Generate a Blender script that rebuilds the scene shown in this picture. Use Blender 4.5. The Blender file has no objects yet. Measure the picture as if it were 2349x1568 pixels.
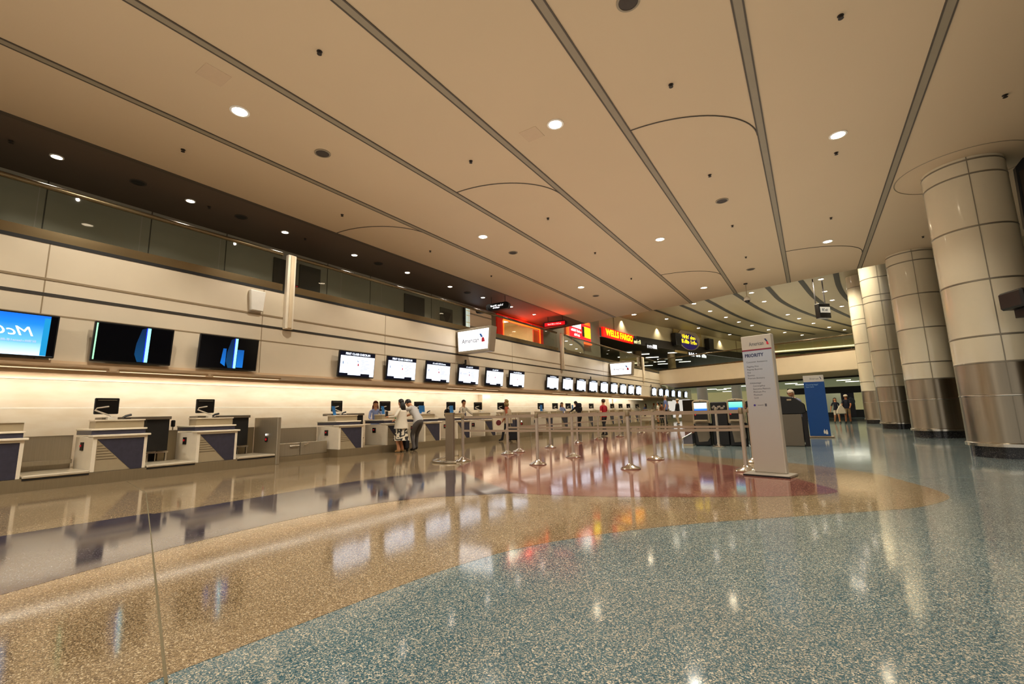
import bpy, bmesh, math, random
from mathutils import Vector, Matrix
random.seed(7)
S = bpy.context.scene
COL = S.collection
pi = math.pi
# ------------------------------------------------------------------ camera
FPX, CX, CY = 1037.44, 1174.5, 784.0
PITCH, ROLL, YAW = [math.radians(a) for a in (8.984, -1.4488, 33.0382)]
FW = Vector((-math.sin(YAW)*math.cos(PITCH), math.cos(YAW)*math.cos(PITCH), math.sin(PITCH)))
R0 = Vector((math.cos(YAW), math.sin(YAW), 0)); U0 = R0.cross(FW)
RT = R0*math.cos(ROLL) + U0*math.sin(ROLL); UP = U0*math.cos(ROLL) - R0*math.sin(ROLL)
EYE = Vector((0, 0, 1.0))
cam = bpy.data.objects.new('camera', bpy.data.cameras.new('camera'))
COL.objects.link(cam)
cam.matrix_world = Matrix(((RT.x, UP.x, -FW.x, EYE.x), (RT.y, UP.y, -FW.y, EYE.y), (RT.z, UP.z, -FW.z, EYE.z), (0, 0, 0, 1)))
cam.data.sensor_width = 36; cam.data.lens = FPX/2349*36; cam.data.clip_end = 300; cam.data.clip_start = .05
S.camera = cam
def ray(px, py): return FW*FPX + RT*(px-CX) - UP*(py-CY)
def G(px, py, z=0.0):
    d = ray(px, py); return EYE + d*((z-EYE.z)/d.z)
def XP(px, py, x):
    d = ray(px, py); return EYE + d*(x/d.x)
def YP(px, py, y):
    d = ray(px, py); return EYE + d*(y/d.y)
# ------------------------------------------------------------------ materials
def lin(c):
    if isinstance(c, str):
        c = [int(c[i:i+2], 16)/255 for i in (1, 3, 5)]
        return tuple(v/12.92 if v <= .04045 else ((v+.055)/1.055)**2.4 for v in c)
    return tuple(c)
MATS = {}
def mat(name, col, rough=.5, metal=0, emit=0, ecol=None, vary=.06, vscale=9, bump=0, spec=.5, coat=0):
    if name in MATS: return MATS[name]
    m = bpy.data.materials.new(name); m.use_nodes = True
    nt = m.node_tree; b = nt.nodes['Principled BSDF']; c = lin(col)
    tc = nt.nodes.new('ShaderNodeTexCoord'); nz = nt.nodes.new('ShaderNodeTexNoise')
    nz.inputs['Scale'].default_value = vscale; nz.inputs['Detail'].default_value = 3
    nt.links.new(tc.outputs['Object'], nz.inputs['Vector'])
    mx = nt.nodes.new('ShaderNodeMix'); mx.data_type = 'RGBA'
    mx.inputs['A'].default_value = (*[v*(1-vary) for v in c], 1); mx.inputs['B'].default_value = (*[min(1, v*(1+vary)) for v in c], 1)
    nt.links.new(nz.outputs['Fac'], mx.inputs['Factor']); nt.links.new(mx.outputs['Result'], b.inputs['Base Color'])
    b.inputs['Roughness'].default_value = rough; b.inputs['Metallic'].default_value = metal
    b.inputs['Specular IOR Level'].default_value = spec
    if coat: b.inputs['Coat Weight'].default_value = coat; b.inputs['Coat Roughness'].default_value = .08
    if emit:
        b.inputs['Emission Color'].default_value = (*lin(ecol or col), 1); b.inputs['Emission Strength'].default_value = emit
    if bump:
        bp = nt.nodes.new('ShaderNodeBump'); bp.inputs['Strength'].default_value = bump; bp.inputs['Distance'].default_value = .02
        nt.links.new(nz.outputs['Fac'], bp.inputs['Height']); nt.links.new(bp.outputs['Normal'], b.inputs['Normal'])
    MATS[name] = m; return m
def brushed(name, col, rough, sx=(60, 60, 1.5)):
    m = mat(name, col, rough, .75, vary=.12, vscale=1)
    nt = m.node_tree; nz = [n for n in nt.nodes if n.type == 'TEX_NOISE'][0]; tc = [n for n in nt.nodes if n.type == 'TEX_COORD'][0]
    mp = nt.nodes.new('ShaderNodeMapping'); mp.inputs['Scale'].default_value = sx
    nt.links.new(tc.outputs['Object'], mp.inputs['Vector']); nt.links.new(mp.outputs['Vector'], nz.inputs['Vector'])
    return m
def grad(name, stops, axis, lo, hi, emit=0, rough=.3):
    m = mat(name, stops[0][1], rough); nt = m.node_tree; b = nt.nodes['Principled BSDF']
    tc = [n for n in nt.nodes if n.type == 'TEX_COORD'][0]
    sp = nt.nodes.new('ShaderNodeSeparateXYZ'); nt.links.new(tc.outputs['Object'], sp.inputs[0])
    mr = nt.nodes.new('ShaderNodeMapRange'); mr.inputs['From Min'].default_value = lo; mr.inputs['From Max'].default_value = hi
    nt.links.new(sp.outputs[axis], mr.inputs['Value'])
    cr = nt.nodes.new('ShaderNodeValToRGB'); nt.links.new(mr.outputs[0], cr.inputs[0])
    while len(cr.color_ramp.elements) < len(stops): cr.color_ramp.elements.new(.5)
    for e, (p, c) in zip(cr.color_ramp.elements, stops): e.position = p; e.color = (*lin(c), 1)
    nt.links.new(cr.outputs[0], b.inputs['Base Color'])
    if emit:
        nt.links.new(cr.outputs[0], b.inputs['Emission Color']); b.inputs['Emission Strength'].default_value = emit
    return m
def terrazzo(name, ramp, amount=.5, gloss=.07):
    m = mat(name, ramp[1], gloss, spec=.5); nt = m.node_tree; b = nt.nodes['Principled BSDF']; L = nt.links.new
    for n in list(nt.nodes):
        if n.type in ('TEX_NOISE', 'MIX'): nt.nodes.remove(n)
    geo = nt.nodes.new('ShaderNodeNewGeometry')
    def vor(scale, rnd=1):
        v = nt.nodes.new('ShaderNodeTexVoronoi'); v.inputs['Scale'].default_value = scale; v.inputs['Randomness'].default_value = rnd
        L(geo.outputs['Position'], v.inputs['Vector']); return v
    def mask(v, thr, lo, hi):
        sp = nt.nodes.new('ShaderNodeSeparateColor'); L(v.outputs['Color'], sp.inputs[0])
        gt = nt.nodes.new('ShaderNodeMath'); gt.operation = 'GREATER_THAN'; gt.inputs[1].default_value = thr; L(sp.outputs[0], gt.inputs[0])
        ds = nt.nodes.new('ShaderNodeMapRange'); ds.inputs['From Min'].default_value = lo; ds.inputs['From Max'].default_value = hi
        ds.inputs['To Min'].default_value = 1; ds.inputs['To Max'].default_value = 0; L(v.outputs['Distance'], ds.inputs['Value'])
        mu = nt.nodes.new('ShaderNodeMath'); mu.operation = 'MULTIPLY'; L(gt.outputs[0], mu.inputs[0]); L(ds.outputs[0], mu.inputs[1]); return mu
    def mix(a, bb, f):
        mx = nt.nodes.new('ShaderNodeMix'); mx.data_type = 'RGBA'
        for s, v in (('A', a), ('B', bb)):
            if isinstance(v, tuple): mx.inputs[s].default_value = (*v, 1)
            else: L(v, mx.inputs[s])
        L(f, mx.inputs['Factor']); return mx.outputs['Result']
    n1 = nt.nodes.new('ShaderNodeTexNoise'); n1.inputs['Scale'].default_value = 1.3; n1.inputs['Detail'].default_value = 4; L(geo.outputs['Position'], n1.inputs['Vector'])
    def grains(scale):
        v = vor(scale); sp = nt.nodes.new('ShaderNodeSeparateColor'); L(v.outputs['Color'], sp.inputs[0])
        r = nt.nodes.new('ShaderNodeValToRGB'); r.color_ramp.interpolation = 'CONSTANT'; L(sp.outputs[0], r.inputs[0])
        cols = ramp; pos = (0, .24, .52, 1-amount*.62, 1-amount*.16)
        while len(r.color_ramp.elements) < 5: r.color_ramp.elements.new(.5)
        for e, p, c in zip(r.color_ramp.elements, pos, cols): e.position = p; e.color = (*lin(c), 1)
        return r.outputs[0]
    nm_ = nt.nodes.new('ShaderNodeTexNoise'); nm_.inputs['Scale'].default_value = 60; L(geo.outputs['Position'], nm_.inputs['Vector'])
    st = nt.nodes.new('ShaderNodeMath'); st.operation = 'GREATER_THAN'; st.inputs[1].default_value = .5; L(nm_.outputs['Fac'], st.inputs[0])
    col = mix(grains(150), grains(230), st.outputs[0])
    mu = nt.nodes.new('ShaderNodeMix'); mu.data_type = 'RGBA'; mu.blend_type = 'MULTIPLY'; mu.inputs['Factor'].default_value = 1; L(col, mu.inputs['A'])
    sh = nt.nodes.new('ShaderNodeMapRange'); sh.inputs['To Min'].default_value = .78; sh.inputs['To Max'].default_value = 1.2; L(n1.outputs['Fac'], sh.inputs['Value']); L(sh.outputs[0], mu.inputs['B']); col = mu.outputs['Result']
    col = mix(col, (.95, .9, .8), mask(vor(30), .97, .06, .1).outputs[0])
    L(col, b.inputs['Base Color'])
    n2 = nt.nodes.new('ShaderNodeTexNoise'); n2.inputs['Scale'].default_value = 2.5; n2.inputs['Detail'].default_value = 5; L(geo.outputs['Position'], n2.inputs['Vector'])
    mr = nt.nodes.new('ShaderNodeMapRange'); mr.inputs['To Min'].default_value = gloss*.55; mr.inputs['To Max'].default_value = gloss*1.5
    L(n2.outputs['Fac'], mr.inputs['Value']); L(mr.outputs[0], b.inputs['Roughness'])
    return m
def glassmat(name, tint=(.80, .86, .80), refl=.10):
    m = bpy.data.materials.new(name); m.use_nodes = True; nt = m.node_tree; nt.nodes.clear()
    o = nt.nodes.new('ShaderNodeOutputMaterial'); t = nt.nodes.new('ShaderNodeBsdfTransparent'); g = nt.nodes.new('ShaderNodeBsdfGlossy')
    t.inputs[0].default_value = (*tint, 1); g.inputs['Roughness'].default_value = .02
    f = nt.nodes.new('ShaderNodeFresnel'); f.inputs[0].default_value = 1.28
    mx = nt.nodes.new('ShaderNodeMixShader'); nt.links.new(f.outputs[0], mx.inputs[0])
    nt.links.new(t.outputs[0], mx.inputs[1]); nt.links.new(g.outputs[0], mx.inputs[2]); nt.links.new(mx.outputs[0], o.inputs[0])
    MATS[name] = m; return m
CREAM = mat('cream_paint', '#d9c4a2', .45)
CREAM2 = mat('cream_laminate', '#ece0ca', .35)
PANEL = mat('wall_panel_enamel', '#d6c7ae', .32, vscale=2)
TAUPE = mat('taupe_laminate', '#a59578', .4)
NAVY = mat('charcoal_laminate', '#3c3a47', .35, vary=.3, vscale=14)
STEEL = brushed('brushed_steel', '#b5aa95', .42)
STEELD = brushed('brushed_steel_dark', '#a39478', .45)
CHROME = mat('polished_chrome', '#c9c2b6', .18, 1)
BLACK = mat('black_plastic', '#0d0c0d', .4)
DARK = mat('dark_recess', '#16130f', .7)
BLACKM = mat('black_metal', '#1b1718', .45, .3)
WHITE = mat('white_plastic', '#e8e2d6', .4)
GREY = mat('grey_laminate', '#8d8577', .4)
RED = mat('red_plastic', '#b51722', .4, emit=.4)
BELT = mat('grey_webbing', '#a5937e', .7, vscale=60)
GLASS = glassmat('balustrade_glass')
SCRWHITE = mat('screen_white', '#e2ecfb', .3, emit=1.15, ecol='#e2edff', vary=.02)
SCRPALE = mat('screen_pale_text', '#b9c6e4', .3, emit=.6, ecol='#c3d0ee')
SCRNAVY = mat('screen_navy', '#0a1128', .25, emit=.05, ecol='#16204a')
SCRBLACK = mat('screen_black', '#06070c', .15)
LITWHITE = mat('lit_white', '#ffffff', .4, emit=1.7, ecol='#fdfcff', vary=.01)
TXTNAVY = mat('navy_ink', '#2a3560', .5)
TXTGREY = mat('grey_ink', '#55565e', .5)
TXTPALE = mat('pale_grey_ink', '#a7afc6', .5, emit=.35)
TXTRED = mat('red_ink', '#c02236', .5, emit=.2)
TXTBLUE = mat('blue_ink', '#2f66b0', .5, emit=.2)
LAMP = mat('lamp_warm', '#fff2d6', .3, emit=38, ecol='#ffe9c4')
LAMPC = mat('lamp_neutral', '#fff8ee', .3, emit=22, ecol='#fff0e0')
FLUO = mat('fluorescent', '#fffbe8', .3, emit=3.0, ecol='#fffbe6')
# ------------------------------------------------------------------ mesh builder
class MB:
    def __init__(s): s.v = []; s.f = []; s.mi = []
    def add(s, vs, fs, mi=0):
        o = len(s.v); s.v += [tuple(v) for v in vs]; s.f += [tuple(i+o for i in f) for f in fs]; s.mi += [mi]*len(fs); return s
    def box(s, x0, x1, y0, y1, z0, z1, mi=0):
        return s.add([(x, y, z) for z in (z0, z1) for y in (y0, y1) for x in (x0, x1)],
                     [(0, 2, 3, 1), (4, 5, 7, 6), (0, 1, 5, 4), (2, 6, 7, 3), (0, 4, 6, 2), (1, 3, 7, 5)], mi)
    def quad(s, a, b, c, d, mi=0): return s.add([a, b, c, d], [(0, 1, 2, 3)], mi)
    def prism(s, poly, y0, y1, mi=0):      # polygon in x,z extruded along y (poly anticlockwise seen from -y)
        n = len(poly); vs = [(x, y0, z) for x, z in poly] + [(x, y1, z) for x, z in poly]
        return s.add(vs, [tuple(range(n)), tuple(range(2*n-1, n-1, -1))] + [(i, n+i, n+(i+1) % n, (i+1) % n) for i in range(n)], mi)
    def slab(s, poly, z0, z1, mi=0):       # polygon in x,y extruded along z (anticlockwise from above)
        n = len(poly); vs = [(x, y, z0) for x, y in poly] + [(x, y, z1) for x, y in poly]
        return s.add(vs, [tuple(range(n-1, -1, -1)), tuple(range(n, 2*n))] + [(i, (i+1) % n, n+(i+1) % n, n+i) for i in range(n)], mi)
    def lathe(s, prof, n=24, c=(0, 0), mi=0, a0=0, a1=2*pi):
        full = abs(a1-a0-2*pi) < 1e-6; k = n if full else n+1; m = len(prof)
        vs = [(c[0]+r*math.cos(a0+(a1-a0)*i/n), c[1]+r*math.sin(a0+(a1-a0)*i/n), z) for i in range(k) for r, z in prof]
        fs = []
        for i in range(n):
            j = (i+1) % k
            for q in range(m-1): fs.append((i*m+q, j*m+q, j*m+q+1, i*m+q+1))
        return s.add(vs, fs, mi)
    def tube(s, pts, r, n=8, mi=0, closed=False):
        pts = [Vector(p) for p in pts]; vs = []; fs = []; N = len(pts)
        for i, p in enumerate(pts):
            a = pts[i-1] if (i or closed) else p; b = pts[(i+1) % N] if (i < N-1 or closed) else p
            t = (b-a).normalized(); ref = Vector((0, 0, 1)) if abs(t.z) < .9 else Vector((1, 0, 0))
            u = t.cross(ref).normalized(); w = t.cross(u)
            rr = r[i] if isinstance(r, (list, tuple)) else r
            vs += [p + (u*math.cos(2*pi*k/n) + w*math.sin(2*pi*k/n))*rr for k in range(n)]
        for i in range(N if closed else N-1):
            j = (i+1) % N
            fs += [(i*n+k, i*n+(k+1) % n, j*n+(k+1) % n, j*n+k) for k in range(n)]
        if not closed: fs += [tuple(range(n-1, -1, -1)), tuple(range((N-1)*n, N*n))]
        return s.add(vs, fs, mi)
    def ball(s, c, r, n=10, m=7, mi=0):
        if not isinstance(r, (tuple, list)): r = (r, r, r)
        vs = []; fs = []
        for i in range(m+1):
            t = pi*i/m
            for k in range(n): vs.append((c[0]+r[0]*math.sin(t)*math.cos(2*pi*k/n), c[1]+r[1]*math.sin(t)*math.sin(2*pi*k/n), c[2]+r[2]*math.cos(t)))
        for i in range(m):
            for k in range(n): fs.append((i*n+k, (i+1)*n+k, (i+1)*n+(k+1) % n, i*n+(k+1) % n))
        return s.add(vs, fs, mi)
    def build(s, name, mats, parent=None, smooth=False, bevel=0, loc=None):
        me = bpy.data.meshes.new(name); me.from_pydata(s.v, [], s.f)
        for m in (mats if isinstance(mats, (list, tuple)) else [mats]): me.materials.append(m)
        me.polygons.foreach_set('material_index', s.mi); me.update()
        bm = bmesh.new(); bm.from_mesh(me); bmesh.ops.remove_doubles(bm, verts=bm.verts, dist=1e-5)
        bmesh.ops.recalc_face_normals(bm, faces=bm.faces)
        if bevel:
            es = [e for e in bm.edges if len(e.link_faces) == 2 and e.calc_face_angle(0) > .5]
            bmesh.ops.bevel(bm, geom=es, offset=bevel, segments=1, affect='EDGES', clamp_overlap=True)
        bm.to_mesh(me); bm.free()
        if smooth:
            me.polygons.foreach_set('use_smooth', [True]*len(me.polygons))
            try: me.set_sharp_from_angle(angle=.7)
            except Exception: pass
        o = bpy.data.objects.new(name, me); COL.objects.link(o)
        if parent: o.parent = parent
        if loc: o.location = loc
        return o
def tag(o, label=None, cat=None, group=None, kind=None):
    if label: o['label'] = label
    if cat: o['category'] = cat
    if group: o['group'] = group
    if kind: o['kind'] = kind
    return o
def thing(name, label, cat, loc=(0, 0, 0), rz=0, group=None):
    o = bpy.data.objects.new(name, None); COL.objects.link(o); o.location = loc; o.rotation_euler = (0, 0, rz); o.empty_display_size = .2
    return tag(o, label, cat, group)
def struct(o): o['kind'] = 'structure'; return o
def kids(o): return [c for c in bpy.data.objects if c.parent == o]
def copy_tree(o, loc=None, rz=None, label=None, group=None):
    def rec(x, par):
        c = x.copy(); COL.objects.link(c); c.parent = par
        for k in kids(x): rec(k, c)
        return c
    c = rec(o, None)
    if loc is not None: c.location = loc
    if rz is not None: c.rotation_euler = (0, 0, rz)
    if label: c['label'] = label
    if group: c['group'] = group
    return c
def text_mesh(s, size, bold=0, shear=0, mirror=False, spacing=1):
    cu = bpy.data.curves.new('t', 'FONT'); cu.body = s; cu.size = size; cu.align_x = 'CENTER'; cu.align_y = 'CENTER'
    cu.offset = bold; cu.shear = shear; cu.space_character = spacing; cu.resolution_u = 3
    ob = bpy.data.objects.new('t', cu); COL.objects.link(ob)
    dg = bpy.context.evaluated_depsgraph_get(); me = bpy.data.meshes.new_from_object(ob.evaluated_get(dg))
    bpy.data.objects.remove(ob); bpy.data.curves.remove(cu)
    vs = [(-v.co.x if mirror else v.co.x, v.co.y) for v in me.vertices]; fs = [tuple(p.vertices) for p in me.polygons]
    bpy.data.meshes.remove(me); return vs, fs
def lettering(s, size, m, parent, x, y, z, name='lettering', width=None, **k):
    """flat text on a face that looks towards local -y"""
    vs, fs = text_mesh(s, size, **k)
    if width:
        w = max(v[0] for v in vs)-min(v[0] for v in vs); vs = [(a*width/w, b) for a, b in vs]
    b = MB(); b.add([(a+x, y, c+z) for a, c in vs], fs); return b.build(name, m, parent)
def scribble(m, parent, x, y, z, w, h, seed=1, name='lettering', words=2):
    """a line of words too far off to read: uneven letter strokes"""
    r = random.Random(seed); b = MB(); n = max(4, int(w/h*1.7)); cw = w/n; brk = {int(n*(k+1)/words) for k in range(words-1)}
    for k in range(n):
        if k in brk: continue
        x0 = x-w/2+k*cw; hh = h*r.choice((.62, .7, 1, 1)); t_ = cw*.24
        b.box(x0, x0+t_, y-.002, y, z-h/2, z-h/2+hh)
        q = r.random()
        if q < .7: b.box(x0+t_, x0+cw*.72, y-.002, y, z-h/2+hh-t_, z-h/2+hh)
        if q > .3: b.box(x0+t_, x0+cw*.72, y-.002, y, z-h/2+hh*.4, z-h/2+hh*.4+t_)
        if .2 < q < .8: b.box(x0+cw*.55, x0+cw*.78, y-.002, y, z-h/2, z-h/2+hh)
    return b.build(name, m, parent)
def ordinal(i): return ['first', 'second', 'third', 'fourth', 'fifth', 'sixth', 'seventh', 'eighth', 'ninth', 'tenth', 'eleventh', 'twelfth', 'thirteenth', 'fourteenth', 'fifteenth', 'sixteenth'][i]
# ------------------------------------------------------------------ floor
T_BLUE = terrazzo('terrazzo_blue', ('#33525d', '#48666f', '#667a7e', '#aaa695', '#d2cab6'), .45, .085)
T_TAN = terrazzo('terrazzo_tan', ('#5e4d38', '#78654a', '#8c7758', '#a89171', '#cebd9e'), .42, .085)
T_NAVY = terrazzo('terrazzo_navy', ('#1f1c28', '#2b2733', '#38333f', '#544f59', '#7a747c'), .35, .075)
T_RED = terrazzo('terrazzo_red', ('#562d27', '#713d33', '#844b3e', '#9e6b5b', '#bd9a88'), .42, .08)
def curve_poly(pts, seg=6):        # closed Catmull-Rom through points; a point with third value 1 keeps a corner
    out = []; n = len(pts)
    for i in range(n):
        p1, p2 = pts[i], pts[(i+1) % n]
        p0 = pts[i-1]; p3 = pts[(i+2) % n]
        if len(p1) > 2: p0 = p1
        if len(p2) > 2: p3 = p2
        for k in range(seg):
            t = k/seg; r = []
            for q in (0, 1):
                a, b, c, d = p0[q], p1[q], p2[q], p3[q]
                r.append(.5*((2*b)+(-a+c)*t+(2*a-5*b+4*c-d)*t*t+(-a+3*b-3*c+d)*t**3))
            out.append(tuple(r))
    return out
def inlay(name, pts, z, m):
    bm = bmesh.new(); vs = [bm.verts.new((x, y, z)) for x, y in curve_poly(pts)]
    f = bm.faces.new(vs); bmesh.ops.triangulate(bm, faces=[f]); bmesh.ops.recalc_face_normals(bm, faces=bm.faces)
    for f in bm.faces:
        if f.normal.z < 0: f.normal_flip()
    me = bpy.data.meshes.new(name); bm.to_mesh(me); bm.free(); me.materials.append(m)
    o = bpy.data.objects.new(name, me); COL.objects.link(o); return struct(o)
b = MB().box(-15, 14, -9, 66, -.3, 0); struct(b.build('floor', T_BLUE))
inlay('floor', [(-13.2, -8.9, 1), (-2.27, -8.9, 1), (-2.27, .9, 1), (-2.2, 1.7), (-2.12, 2.4), (-1.93, 3.06), (-1.51, 3.74), (-.95, 4.4), (-.31, 4.99), (.37, 5.61), (.78, 6.02),
       (1.11, 6.67), (1.12, 7.15), (.99, 7.68), (.64, 8.64), (-.18, 9.54), (-1.05, 10.0), (-2.3, 10.8), (-3.05, 12.6), (-3.3, 15), (-3.4, 24), (-3.6, 45, 1), (-13.2, 45, 1)], .001, T_TAN)
inlay('floor', [(-6.45, -8.9, 1), (-4.15, -8.9, 1), (-4.19, .74, 1), (-4.43, 1.73), (-4.5, 3.0), (-4.2, 4.1), (-3.27, 4.99, 1), (-4.5, 5.85), (-5.62, 6.62, 1), (-6.15, 5.0), (-6.2, 2.4), (-6.38, 1.07)], .0022, T_NAVY)
inlay('floor', [(-5.62, 6.62, 1), (-4.5, 5.85), (-3.27, 4.99, 1), (-2.3, 5.2), (-1.2, 5.67), (-.4, 6.1), (.02, 6.45), (.15, 6.75), (-.05, 7.2), (-.6, 8.2), (-1.5, 9.1), (-2.6, 9.8), (-3.6, 10.8), (-4.1, 12.4),
       (-3.95, 15), (-3.9, 20), (-4.3, 30, 1), (-6.4, 30, 1), (-6.5, 21.4), (-6.75, 13.2), (-6.6, 9.5), (-6.1, 7.5)], .0022, T_RED)
JOINT = mat('joint_zinc', '#8d8468', .4, .6)
b = MB(); b.tube([(-10.2, 3.15, .001), (-8.18, 2.77, .001), (-4.9, 1.73, .001), (-2.2, .87, .001)], .006, 4); struct(b.build('trim_1', JOINT))
# ------------------------------------------------------------------ flat ceiling
ZC = 5.62
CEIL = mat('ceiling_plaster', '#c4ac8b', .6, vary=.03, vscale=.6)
CEILD = mat('ceiling_shadow_paint', '#5a4a3c', .6, vary=.05, vscale=1)  # shade over the balcony strip put into a darker base colour
edge = [(-11.9, 22.4), (-9.62, 21.9), (-7.83, 21.4), (-4.09, 20.75), (-2.06, 20.07), (-.19, 19.62), (1.94, 19.1), (3.6, 18.72), (9, 17.5)]
def slab_ceiling(poly, z0, z1, m): b = MB(); b.slab(poly, z0, z1); return struct(b.build('ceiling', m))
slab_ceiling([(-9.62, -9), (13, -9), (13, 16.6)] + [p for p in reversed(edge) if p[0] > -9.63], ZC, ZC+.35, CEIL)
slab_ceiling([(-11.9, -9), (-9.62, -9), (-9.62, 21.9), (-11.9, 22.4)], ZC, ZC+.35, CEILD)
TRIMS = [-9.62, -7.75, -5.82, -3.95, -2.10, -.22, 1.87]
TRG = mat('trim_grey', '#8b7d66', .5); TRD = mat('trim_dark', '#4a3f32', .6)
def edge_y(x):
    for (x0, y0), (x1, y1) in zip(edge, edge[1:]):
        if x0 <= x <= x1: return y0+(y1-y0)*(x-x0)/(x1-x0)
    return edge[-1][1]
nt_ = 2
for x in TRIMS:
    ye = edge_y(x)-.02; b = MB()
    if x == TRIMS[0]: b.box(x-.05, x+.05, -9, ye, ZC-.012, ZC+.01, 1)
    else:
        b.box(x-.062, x+.062, -9, ye, ZC-.008, ZC+.01, 0); b.box(x-.066, x-.046, -9, ye, ZC-.012, ZC+.01, 1); b.box(x+.046, x+.066, -9, ye, ZC-.012, ZC+.01, 1)
    struct(b.build('trim_%d' % nt_, [TRG, TRD])); nt_ += 1
for x0, x1, y0 in ((-9.57, -7.8, 6.72), (-5.76, -4.01, 6.87), (-2.04, -.28, 6.93), (-3.89, -2.16, 15.55), (-.16, 1.8, 15.5)):
    r = x1-x0; b = MB()
    b.tube([(x0+r*math.sin(a*pi/40), y0+r*.8*(1-math.cos(a*pi/40)), ZC-.002) for a in range(21)], .012, 6)
    struct(b.build('trim_%d' % nt_, TRD)); nt_ += 1
# thin ring seam around the nearest pillar head
b = MB(); b.tube([(3.0+1.02*math.cos(a*pi/30), 12.1+1.02*math.sin(a*pi/30), ZC-.001) for a in range(60)], .01, 5, closed=True); struct(b.build('trim_%d' % nt_, TRG)); nt_ += 1
# ------------------------------------------------------------------ lamps in the ceilings
def downlight(name, label, x, y, z, r, m, group):
    t = thing(name, label, 'ceiling light', (x, y, z), 0, group)
    MB().lathe([(r*1.28, .0), (r*1.28, -.012), (r, -.014), (r*.98, .0)], 20).build('trim_ring', WHITE, t, True)
    MB().lathe([(r*.98, -.006), (0.0001, -.008)], 20).build('lamp_lens', m, t)
    return t
LX = [(-6.76, 'left'), (-2.99, 'middle'), (.88, 'right')]
near = {0: 3.0, 1: 6.05, 2: 9.15}
cnt = 0
for i, (x, nm) in enumerate(LX):
    for k in range(4 if i == 0 else 3 if i == 1 else 2):
        y = near[i]+6.12*k
        downlight('ceiling_downlight', 'bright round ceiling downlight, %s along the %s row of the pale ceiling' % (['nearest', 'second', 'third', 'farthest'][k], nm), x, y, ZC, .105, LAMP, 'bright downlights in the pale ceiling')
WL = [1.8, 3.85, 5.93, 8.0, 10.06, 12.16, 14.15, 16.2, 18.2]
for k, y in enumerate(WL):
    downlight('soffit_downlight', 'small downlight in the dark ceiling strip over the balcony, %s from the left' % ordinal(k), -10.54, y, ZC, .075, LAMPC, 'downlights over the balcony')
SPKG = mat('speaker_grille', '#a08a6c', .7, vary=.3, vscale=90); SPKD = mat('speaker_grille_dark', '#3c3128', .7, vary=.3, vscale=90)
def speaker(px, py, m, label):
    p = G(px, py, ZC); t = thing('ceiling_speaker', label, 'speaker', p, 0, 'round ceiling speakers')
    MB().lathe([(.135, 0), (.135, -.012), (.11, -.014)], 24).build('rim', TRG if m is SPKG else SPKD, t, True)
    MB().lathe([(.11, -.010), (.0001, -.016)], 24).build('grille', SPKD if m is SPKG else DARK, t, True)
for px, py, l in ((740, 351, 'round ceiling speaker between two trim lines above the balcony rail, largest in view'), (1177, 579, 'round ceiling speaker in the middle of the ceiling, left of a lamp'), (1656, 460, 'round ceiling speaker right of centre, below the thin arc seam'),
                  (1441, 3, 'round ceiling speaker cut by the top edge of the photo'), (1367, 678, 'small round ceiling speaker just below a lamp, near the red shop'), (1722, 617, 'small round ceiling speaker close to the ceiling edge')):
    speaker(px, py, SPKG, l)
for k, (px, py) in enumerate(((317, 418), (553, 497), (868, 604), (1072, 671))):
    speaker(px, py, SPKD, 'dark round speaker in the shadowed balcony ceiling, %s from the left' % ordinal(k))
SPR = mat('sprinkler_bronze', '#2b2119', .5, .4)
sp = [(733, 118), (1539, 194), (1928, 36), (2305, 218), (420, 343), (1080, 369), (1628, 401), (1918, 350), (785, 492), (1257, 500), (1680, 517), (1906, 499), (987, 575), (1365, 579), (1711, 589), (2117, 542), (1127, 632), (1448, 638), (26, 323), (480, 474), (700, 547)]
sproot = None
bays = {}
for px, py in sp:
    p = G(px, py, ZC); bay = sum(p.x > t for t in TRIMS); bays.setdefault(bay, []).append(p)
bayname = ['shadowed balcony strip', 'leftmost pale bay', 'second pale bay from the left', 'third pale bay from the left', 'fourth pale bay from the left', 'fifth pale bay from the left', 'sixth pale bay from the left', 'bay beside the pillars']
for bay, ps in bays.items():
    for k, p in enumerate(sorted(ps, key=lambda q: q.y)):
        l = 'tiny dark sprinkler head, %s, %s from the near end' % (bayname[bay], ordinal(k))
        if sproot is None:
            sproot = thing('sprinkler_head', l, 'sprinkler', p, 0, 'sprinkler heads')
            MB().lathe([(.0001, 0), (.035, 0), (.035, -.006), (.018, -.012), (.012, -.035), (.03, -.036), (.03, -.04), (.0001, -.041)], 12).build('sprinkler_body', SPR, sproot, True)
        else: copy_tree(sproot, p, label=l)
HATCH = mat('hatch_plaster', '#bfa586', .6)
for px, py, l in ((490, 172, 'faint square access hatch in the ceiling at the upper left'), (1220, 308, 'faint square access hatch beside the middle ceiling lamp')):
    p = G(px, py, ZC); b = MB()
    b.box(-.16, .16, -.16, .16, -.006, .004)
    h = b.build('access_hatch', HATCH, bevel=.004, loc=p); tag(h, l, 'access hatch')
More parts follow.
